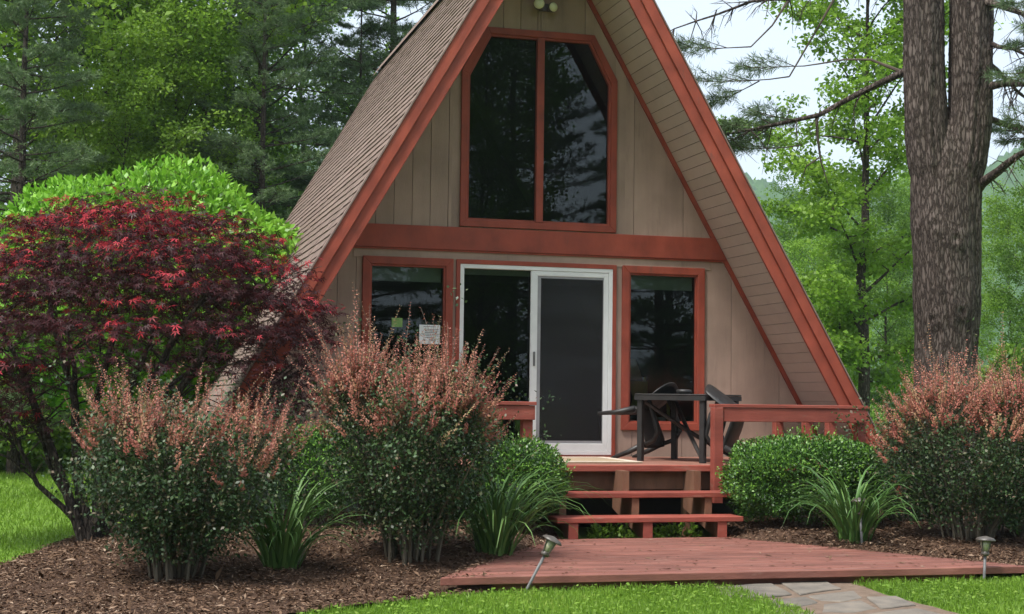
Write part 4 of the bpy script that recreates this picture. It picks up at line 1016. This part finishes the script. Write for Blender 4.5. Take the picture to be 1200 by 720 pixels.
for i, (k, px_, d_, lab, sc) in enumerate(right):
    plant_tree('deciduous_tree', DEC[(i+1) % 3], (M_barkdark, M_l_bright if i % 2 else M_l_decid), spot(px_, d_), rt.uniform(0, 6.28), sc, lab, 'trees beyond the right lawn')
for px_, d_, w_, h_, mt, lab in ((1192, 30, 1.5, 2.4, M_l_decid, 'dark green bush at the right edge behind the trunk'), (1200, 27, 1.2, 1.7, M_l_purple, 'purplish bush at the right edge above the barberry'), (1035, 60, 4.0, 1.4, M_l_decid, 'low hedge across the far lawn'), (1075, 64, 5, 2.6, M_l_bright, 'rounded bush across the far lawn'), (960, 70, 5, 3, M_l_decid, 'bush beyond the lower roof edge')):
    q = spot(px_, d_); boxwood(q, w_*.6, w_*.5, h_*.55, h_*.5, 6000, int(px_), lab, leaf=.12, mat=mt, name='bush', group='bushes beyond the right lawn', tips=.3)

# forked pine on the right
def forked_tree():
    DT = 19.0
    def W(px, py, dd=0): return at_d(px, py, DT+dd)
    s = DT/FPX
    base = W(1108, 610); base[2] = 0
    root = empty('forked_pine', tuple(map(float, base)), label='thick rough-barked tree with forked trunk on the right', cat='tree')
    rg = np.random.default_rng(8)
    L_ = [((1098, 625), 34), ((1098, 560), 29), ((1098, 480), 26), ((1097, 400), 26), ((1096, 350), 27), ((1095, 300), 26), ((1092, 250), 26), ((1089, 200), 25), ((1086, 160), 24), ((1084, 120), 23), ((1083, 60), 23), ((1083, 0), 23), ((1082, -120), 21), ((1078, -300), 17), ((1070, -520), 10), ((1066,-700), 3)]
    R_ = [((1118, 625), 34), ((1119, 560), 28), ((1120, 480), 25), ((1121, 400), 24), ((1122, 350), 26), ((1123, 300), 26), ((1126, 250), 27), ((1129, 200), 25), ((1134, 160), 25), ((1137, 120), 24), ((1138, 60), 24.5), ((1139, 0), 25), ((1141, -120), 22), ((1148, -300), 17), ((1156, -520), 10), ((1160,-700), 3)]
    def dense(lst):
        ys = np.array([a[0][1] for a in lst]); xs = np.array([a[0][0] for a in lst]); rs_ = np.array([a[1] for a in lst])
        o = np.argsort(ys); yy = np.arange(ys.min(), ys.max()+1, 3.0)
        return yy[::-1], np.interp(yy, ys[o], xs[o])[::-1], np.interp(yy, ys[o], rs_[o])[::-1]
    M_ = [((1108, 625), 47), ((1109, 560), 41), ((1109, 480), 36.5), ((1109, 420), 34.5), ((1110, 390), 35), ((1110, 350), 37.5), ((1109, 320), 37.5), ((1109, 300), 38.5), ((1108, 265), 41), ((1108, 240), 40.5), ((1108, 200), 41), ((1109, 175), 38), ((1109, 155), 31), ((1109, 140), 20), ((1109, 132), 6)]
    L_ = [q if q[0][1] <= 230 else ((1102, q[0][1]), 16) for q in L_ if q[0][1] <= 350]; R_ = [q if q[0][1] <= 230 else ((1116, q[0][1]), 16) for q in R_ if q[0][1] <= 350]
    e1 = np.array([math.cos(YAW), -math.sin(YAW)]); e2 = np.array([math.sin(YAW), math.cos(YAW)])
    V, F_ = [], []; NS = 72; off = 0
    phs = rg.uniform(0, 6.28, 40)
    for t_i, lst in enumerate((L_, R_, M_)):
        yy, xx, rr_ = dense(lst); k = 2
        xx = np.convolve(np.pad(xx, 6, 'edge'), np.ones(13)/13, 'valid'); rr_ = np.convolve(np.pad(rr_, 4, 'edge'), np.ones(9)/9, 'valid')
        th = np.linspace(0, 2*PI, NS, endpoint=False)
        rows = []
        for i in range(len(yy)):
            c = W(xx[i], yy[i]) - base; z = c[2]; r = rr_[i]*s
            # bark plates: vertical ridges that wander, knots and swellings
            rid = np.zeros(NS)
            for m in range(10):
                fr = [7, 11, 16, 21, 27, 9, 13, 19, 24, 31][m]; rid += np.sin(fr*th + phs[m] + 1.6*np.sin(z*1.3*(1+m*.17) + phs[m+10]) + phs[m+20]*z*.12)*(.0034 if m > 4 else .0045)
            rid += rg.normal(0, .0022, NS)
            sw = .014*np.sin(3*th + z*1.1 + phs[30]) + .01*np.sin(2*th - z*2.3 + phs[31])
            for kz, kt, ka in ((3.45, 4.75, .075), (3.62, 4.15, .055), (2.55, 4.85, .07), (2.45, 3.95, .06), (4.95, 4.0, .06), (4.35, 4.6, .045), (5.6, 4.9, .04)):
                dt = np.abs((th-kt+PI) % (2*PI) - PI); q2 = ((z-kz)/.13)**2 + (dt/.30)**2; sw += ka*(np.exp(-q2) - 1.15*np.exp(-q2*7))
            R_here = r + rid + sw*(.5 if z > 4 else .8)
            fy = float(np.interp(yy[i], [150, 180, 240, 340], [.52, .62, .78, 1.0])) if t_i == 2 else 1.0
            rows.append(np.column_stack([c[0]+np.cos(th)*R_here*e1[0]+np.sin(th)*R_here*fy*e2[0], c[1]+np.cos(th)*R_here*e1[1]+np.sin(th)*R_here*fy*e2[1], np.full(NS, z)]))
        G = np.concatenate(rows); V.append(G); n = len(rows)
        ii, jj = np.meshgrid(np.arange(n-1), np.arange(NS), indexing='ij'); j2 = (jj+1) % NS
        F_.append(np.stack([ii*NS+jj, ii*NS+j2, (ii+1)*NS+j2, (ii+1)*NS+jj], -1).reshape(-1, 4) + off); off += len(G)
    me = quads_mesh('trunk', np.concatenate(V), np.concatenate(F_), None, True)
    link('trunk', me, M_bark, root)
    # limbs traced in the photo; depth offsets give them a direction of their own
    limbs = [([(1083,76,0),(1058,85,.2),(1010,108,.5),(960,135,.8),(905,147,1.0),(852,157,1.2),(820,163,1.3)], 5.5, True),
             ([(1090,-10,0),(1040,-15,.3),(985,-14,.6),(925,-1,.8),(880,2,1.0),(838,18,1.2),(790,34,1.4)], 4.5, False),
             ([(1150,100,0),(1175,98,-.4),(1200,99,-.8),(1250,92,-1.2),(1330,80,-1.8)], 6, True),
             ([(1152,138,0),(1180,147,.3),(1210,156,.7),(1270,160,1.2)], 5, True),
             ([(1145,222,0),(1160,208,-.3),(1180,192,-.6),(1205,176,-.9),(1260,140,-1.4),(1320,90,-2)], 7, True),
             ([(1150,48,0),(1170,55,-.3),(1205,66,-.6),(1260,70,-1)], 4, True),
             ([(1155,72,.1),(1180,95,.5),(1205,118,.9),(1250,135,1.4)], 3.5, False),
             ([(1140,-2,0),(1170,6,-.4),(1210,20,-.8),(1280,30,-1.3)], 6, True)]
    tuft = []
    for pts, r_, needle in limbs:
        mb = MB(); P = [W(a, b, dd) - base for a, b, dd in pts]
        # refine
        Q = []
        for i in range(len(P)-1):
            for t in (0, .5): Q.append(P[i]*(1-t) + P[i+1]*t + (rg.normal(0,.015,3) if t else 0))
        Q.append(P[-1]); nq = len(Q)
        mb.tube(Q, [r_*s*(1-.82*(i/(nq-1))**.8) for i in range(nq)], 8, cap=False)
        # twigs
        for i in range(2, nq):
            for _ in range(4 if not needle else 3):
                d = unit(Q[i]-Q[i-1]); e = unit(d*.5 + rdir(rg,1)[0] + np.array([0,0,-.35])); ln = rg.uniform(.2,.6)
                m_ = Q[i] + e*ln*.5 + rg.normal(0,.03,3); q = Q[i] + e*ln + np.array([0,0,-.08]); mb.tube([Q[i], m_, q], [.010,.006,.002], 4, cap=False)
                for g in range(2):
                    e2 = unit(e + rdir(rg,1)[0]*.8); q2 = m_ + e2*ln*.45; mb.tube([m_, q2], [.004,.0015], 3, cap=False)
        mb.build('limb', M_bark, root, smooth=True)
        if needle:
            mb2 = MB()
            for i in range(int(nq*.55), nq):
                for sg in (-1, 1):
                    d = unit(Q[i]-Q[i-1]); dd = unit(d*.7 + np.array([-d[1], d[0], 0])*sg*.8 + np.array([0,0,rg.normal(-.05,.15)]))
                    pine_bough(rg, mb2, Q[i], dd, rg.uniform(.45, .9), .010, tuft, 4)
            mb2.build('twigs', M_twig, root)
    # separate boughs of needles hanging beside the rake
    mb3 = MB()
    for (a, b, dd), (a2, b2) in (((905,147,1.3),(850,185)), ((925,90,1.0),(800,105)), ((880,55,1.0),(795,62)), ((890,95,1.2),(835,125)), ((870,160,1.5),(835,175)), ((960,75,.8),(870,90)), ((940,170,1),(860,178))):
        p0 = W(a, b, dd)-base; p1 = W(a2, b2, dd+.2)-base; L = float(np.linalg.norm(p1-p0)); pine_bough(rg, mb3, p0, unit(p1-p0), L, .010, tuft, 5)
    mb3.tube([W(985,-14,.9)-base, W(960,30,.9)-base, W(925,90,1.0)-base], [.02,.014,.01], 6, cap=False)
    mb3.tube([W(925,-1,1.2)-base, W(905,30,1.1)-base, W(880,55,1.0)-base], [.018,.012,.009], 6, cap=False)
    mb3.tube([W(990,70,.7)-base, W(960,75,.8)-base], [.012,.01], 6, cap=False); mb3.tube([W(1058,85,.3)-base, W(1020,70,.5)-base, W(990,70,.7)-base], [.025,.016,.012], 6, cap=False)
    mb3.tube([W(957,137,1)-base, W(958,160,1)-base, W(962,190,1)-base, W(970,215,1.0)-base], [.022,.018,.012,.004], 6, cap=False)
    mb3.tube([W(960,185,1)-base, W(945,195,1)-base, W(938,215,1.1)-base], [.012,.009,.003], 6, cap=False)
    mb3.build('boughs', M_twig, root)
    V, Fq, rr = needles(rg, tuft, 14, .11); link('crown', quads_mesh('crown', V, Fq, rr), M_l_pine, root)
forked_tree()

# trees behind the camera: they shade the front and show in the panes
for i, (k, x, y, sc, lab) in enumerate((('p', -9.5, -27, 1.0, 'pine reflected in the upper panes'), ('p', -15.5, -24, 1.05, 'pine reflected at the left of the panes'), ('p', -3.5, -31, 1.1, 'pine reflected in the door glass'), ('p', 2.5, -29, 1.0, 'pine reflected at the right of the panes'), ('d', -13, -33, 1.1, 'leafy tree reflected between the pines'), ('p', 8.5, -32, 1.1, 'pine reflected in the right window'), ('d', -21, -30, 1.1, 'leafy tree reflected in the left window'), ('p', -8, -37, 1.15, 'tall pine farthest behind in the reflections'), ('p', 11.5, -26, 1.0, 'pine reflected low in the right window'), ('d', 5.5, -25, .9, 'leafy tree reflected in the screen door'), ('d', 15, -30, 1.0, 'leafy tree reflected at the right window edge'), ('p', -17, -42, 1.2, 'far left pine in the window reflections'), ('d', -1, -42, 1.2, 'leafy tree far behind in the door reflection'), ('p', 5, -44, 1.2, 'far pine in the door and window reflections'), ('p', 18, -42, 1.2, 'far right pine in the window reflections'), ('d', 11.5, -46, 1.25, 'far leafy tree in the right window reflection'))):
    plant_tree('pine_tree' if k == 'p' else 'deciduous_tree', (PIN if k == 'p' else DEC)[i % 2], (M_barkdark, M_l_pine if k == 'p' else M_l_decid), (x, y, 0), i*1.3, sc, lab, 'trees mirrored in the window panes')

# ------------------------------------------------------------------ grass
def grass(poly, n, seed, h=.055, w=.09, lo=0, holes=(), zf=None):
    rg = np.random.default_rng(seed); a = np.array(poly); P = rg.uniform(a.min(0), a.max(0), (n, 2)); P = P[in_poly(P, poly)]
    for hp_ in holes: P = P[~in_poly(P, hp_)]
    clump = .6 + .5*np.sin(P[:,0]*3.1+1)*np.sin(P[:,1]*2.7) + .25*np.sin(P[:,0]*11)*np.sin(P[:,1]*9+2)
    m = len(P); hh = h*(.75+.35*clump)*rg.uniform(.55, 1.35, m)
    D = unit(np.column_stack([rg.normal(0,.42,m), rg.normal(0,.42,m), np.ones(m)])); N = rdir(rg, m, 0, .2)
    B = np.column_stack([P, np.zeros(m)-.003])
    Vg, Fg, rg_ = leaves(B, D, N, hh, (np.array([(0,-w*.5,0),(0,w*.5,0),(.62,w*.38,.06),(1,0,.18)]), np.array([(0,1,2,3)])), np.clip(rg.random(m)*.62 + .22*clump + .16*np.sin(P[:,0]*1.3+4)*np.sin(P[:,1]*1.9+1), 0, 1))
    return Vg, Fg, rg_
pathpoly = [xy(at_z(*p)) for p in ((835,684),(975,680),(1040,698),(1150,728),(1260,790),(1010,800),(950,722),(890,702))]
front = [(-4.6,-8.2), (4.6,-8.2), (4.6,-5.25), (3.1,-5.6), (2.4,-5.71), (-1.55,-5.72), (-2.5,-5.95)] + [xy(at_z(380,719)), xy(at_z(250,760))]
parts = [grass(front, 105000, 1, .06, .11, holes=(pathpoly,))]
leftlawn = [xy(at_z(112,620)), xy(at_z(60,640)), xy(at_z(0,664)), xy(at_z(-120,700)), (-9.5,-4.5), (-13,4), (-12.5,30), (-4.6,30), (-4.7,2.0)]
parts.append(grass(leftlawn, 120000, 2, .075, .16))
rightlawn = [(4.6,.4), (6.5,-.8), (7.4,-2.4), (9.5,-2.5), (16,10), (20,30), (9,30), (5,6)]
parts.append(grass(rightlawn, 60000, 3, .09, .18))
V, Fq, rr = join_lv(parts)
tag(link('grass', quads_mesh('grass', V, Fq, rr), M_grass), 'short bright green lawn grass in front of the beds and platform', 'grass', kind='stuff')
# clover and broad-leaved weeds among the grass
rg = np.random.default_rng(15); allp = []
for poly, n_ in ((front, 9000), (leftlawn, 14000)):
    a = np.array(poly); P = rg.uniform(a.min(0), a.max(0), (n_, 2)); P = P[in_poly(P, poly)]; P = P[~in_poly(P, pathpoly)]; allp.append(P)
P = np.concatenate(allp); m = len(P); B = np.column_stack([P, rg.uniform(.02, .055, m)])
V, Fq, rr = leaves(B, rdir(rg, m, .1, .3), unit(rdir(rg, m)*.4+np.array([0,0,1.0])), rg.uniform(.02,.04,m), T_simple(.15,.8), rg.uniform(.2,.95,m))
tag(link('clover', quads_mesh('clover', V, Fq, rr), M_grass), 'small round clover leaves growing through the lawn grass', 'clover', kind='stuff')

# ------------------------------------------------------------------ far hill and haze
rg = np.random.default_rng(3)
nb_, nr_ = 420, 130; be = np.linspace(R(2), R(62), nb_); ra = np.linspace(260, 1000, nr_)
BB, RR = np.meshgrid(be, ra, indexing='ij')
ridge = 118 + 10*np.sin(BB*9+1) + 7*np.sin(BB*21+.3) + 16*(BB-R(28))
Hh = ridge*sstep(270, 780, RR) + 3*np.sin(BB*60+RR*.02) - 25*sstep(820, 1000, RR)
Hh += rg.normal(0, 1.3, Hh.shape) + 2.2*np.sin(BB*190)*np.sin(RR*.19) + 1.6*np.sin(BB*310+2)*np.sin(RR*.33+1); Hh = np.where(RR < 275, -1, Hh)
V = np.stack([CAM[0] + np.sin(BB)*RR, CAM[1] + np.cos(BB)*RR, Hh], -1).reshape(-1, 3)
ii, jj = np.meshgrid(np.arange(nb_-1), np.arange(nr_-1), indexing='ij'); k = ii*nr_+jj
me = quads_mesh('hill', V, np.stack([k, k+nr_, k+nr_+1, k+1], -1).reshape(-1, 4)[:, ::-1], None, True)
tag(link('hill', me, M_hill), kind='structure')
HAZE = True
if HAZE:
    hz = new_mat('haze_air'); out = node(hz, 'ShaderNodeOutputMaterial'); pv = node(hz, 'ShaderNodeVolumePrincipled')
    pv.inputs['Color'].default_value = (.80,.93,1.0,1); pv.inputs['Density'].default_value = .00038; pv.inputs['Anisotropy'].default_value = .2
    lk(hz, pv.outputs[0], out.inputs['Volume'])
    h_ = MB().box(-910, 1310, -310, 1310, -2.2, 175).build('haze', hz); tag(h_, kind='stuff')
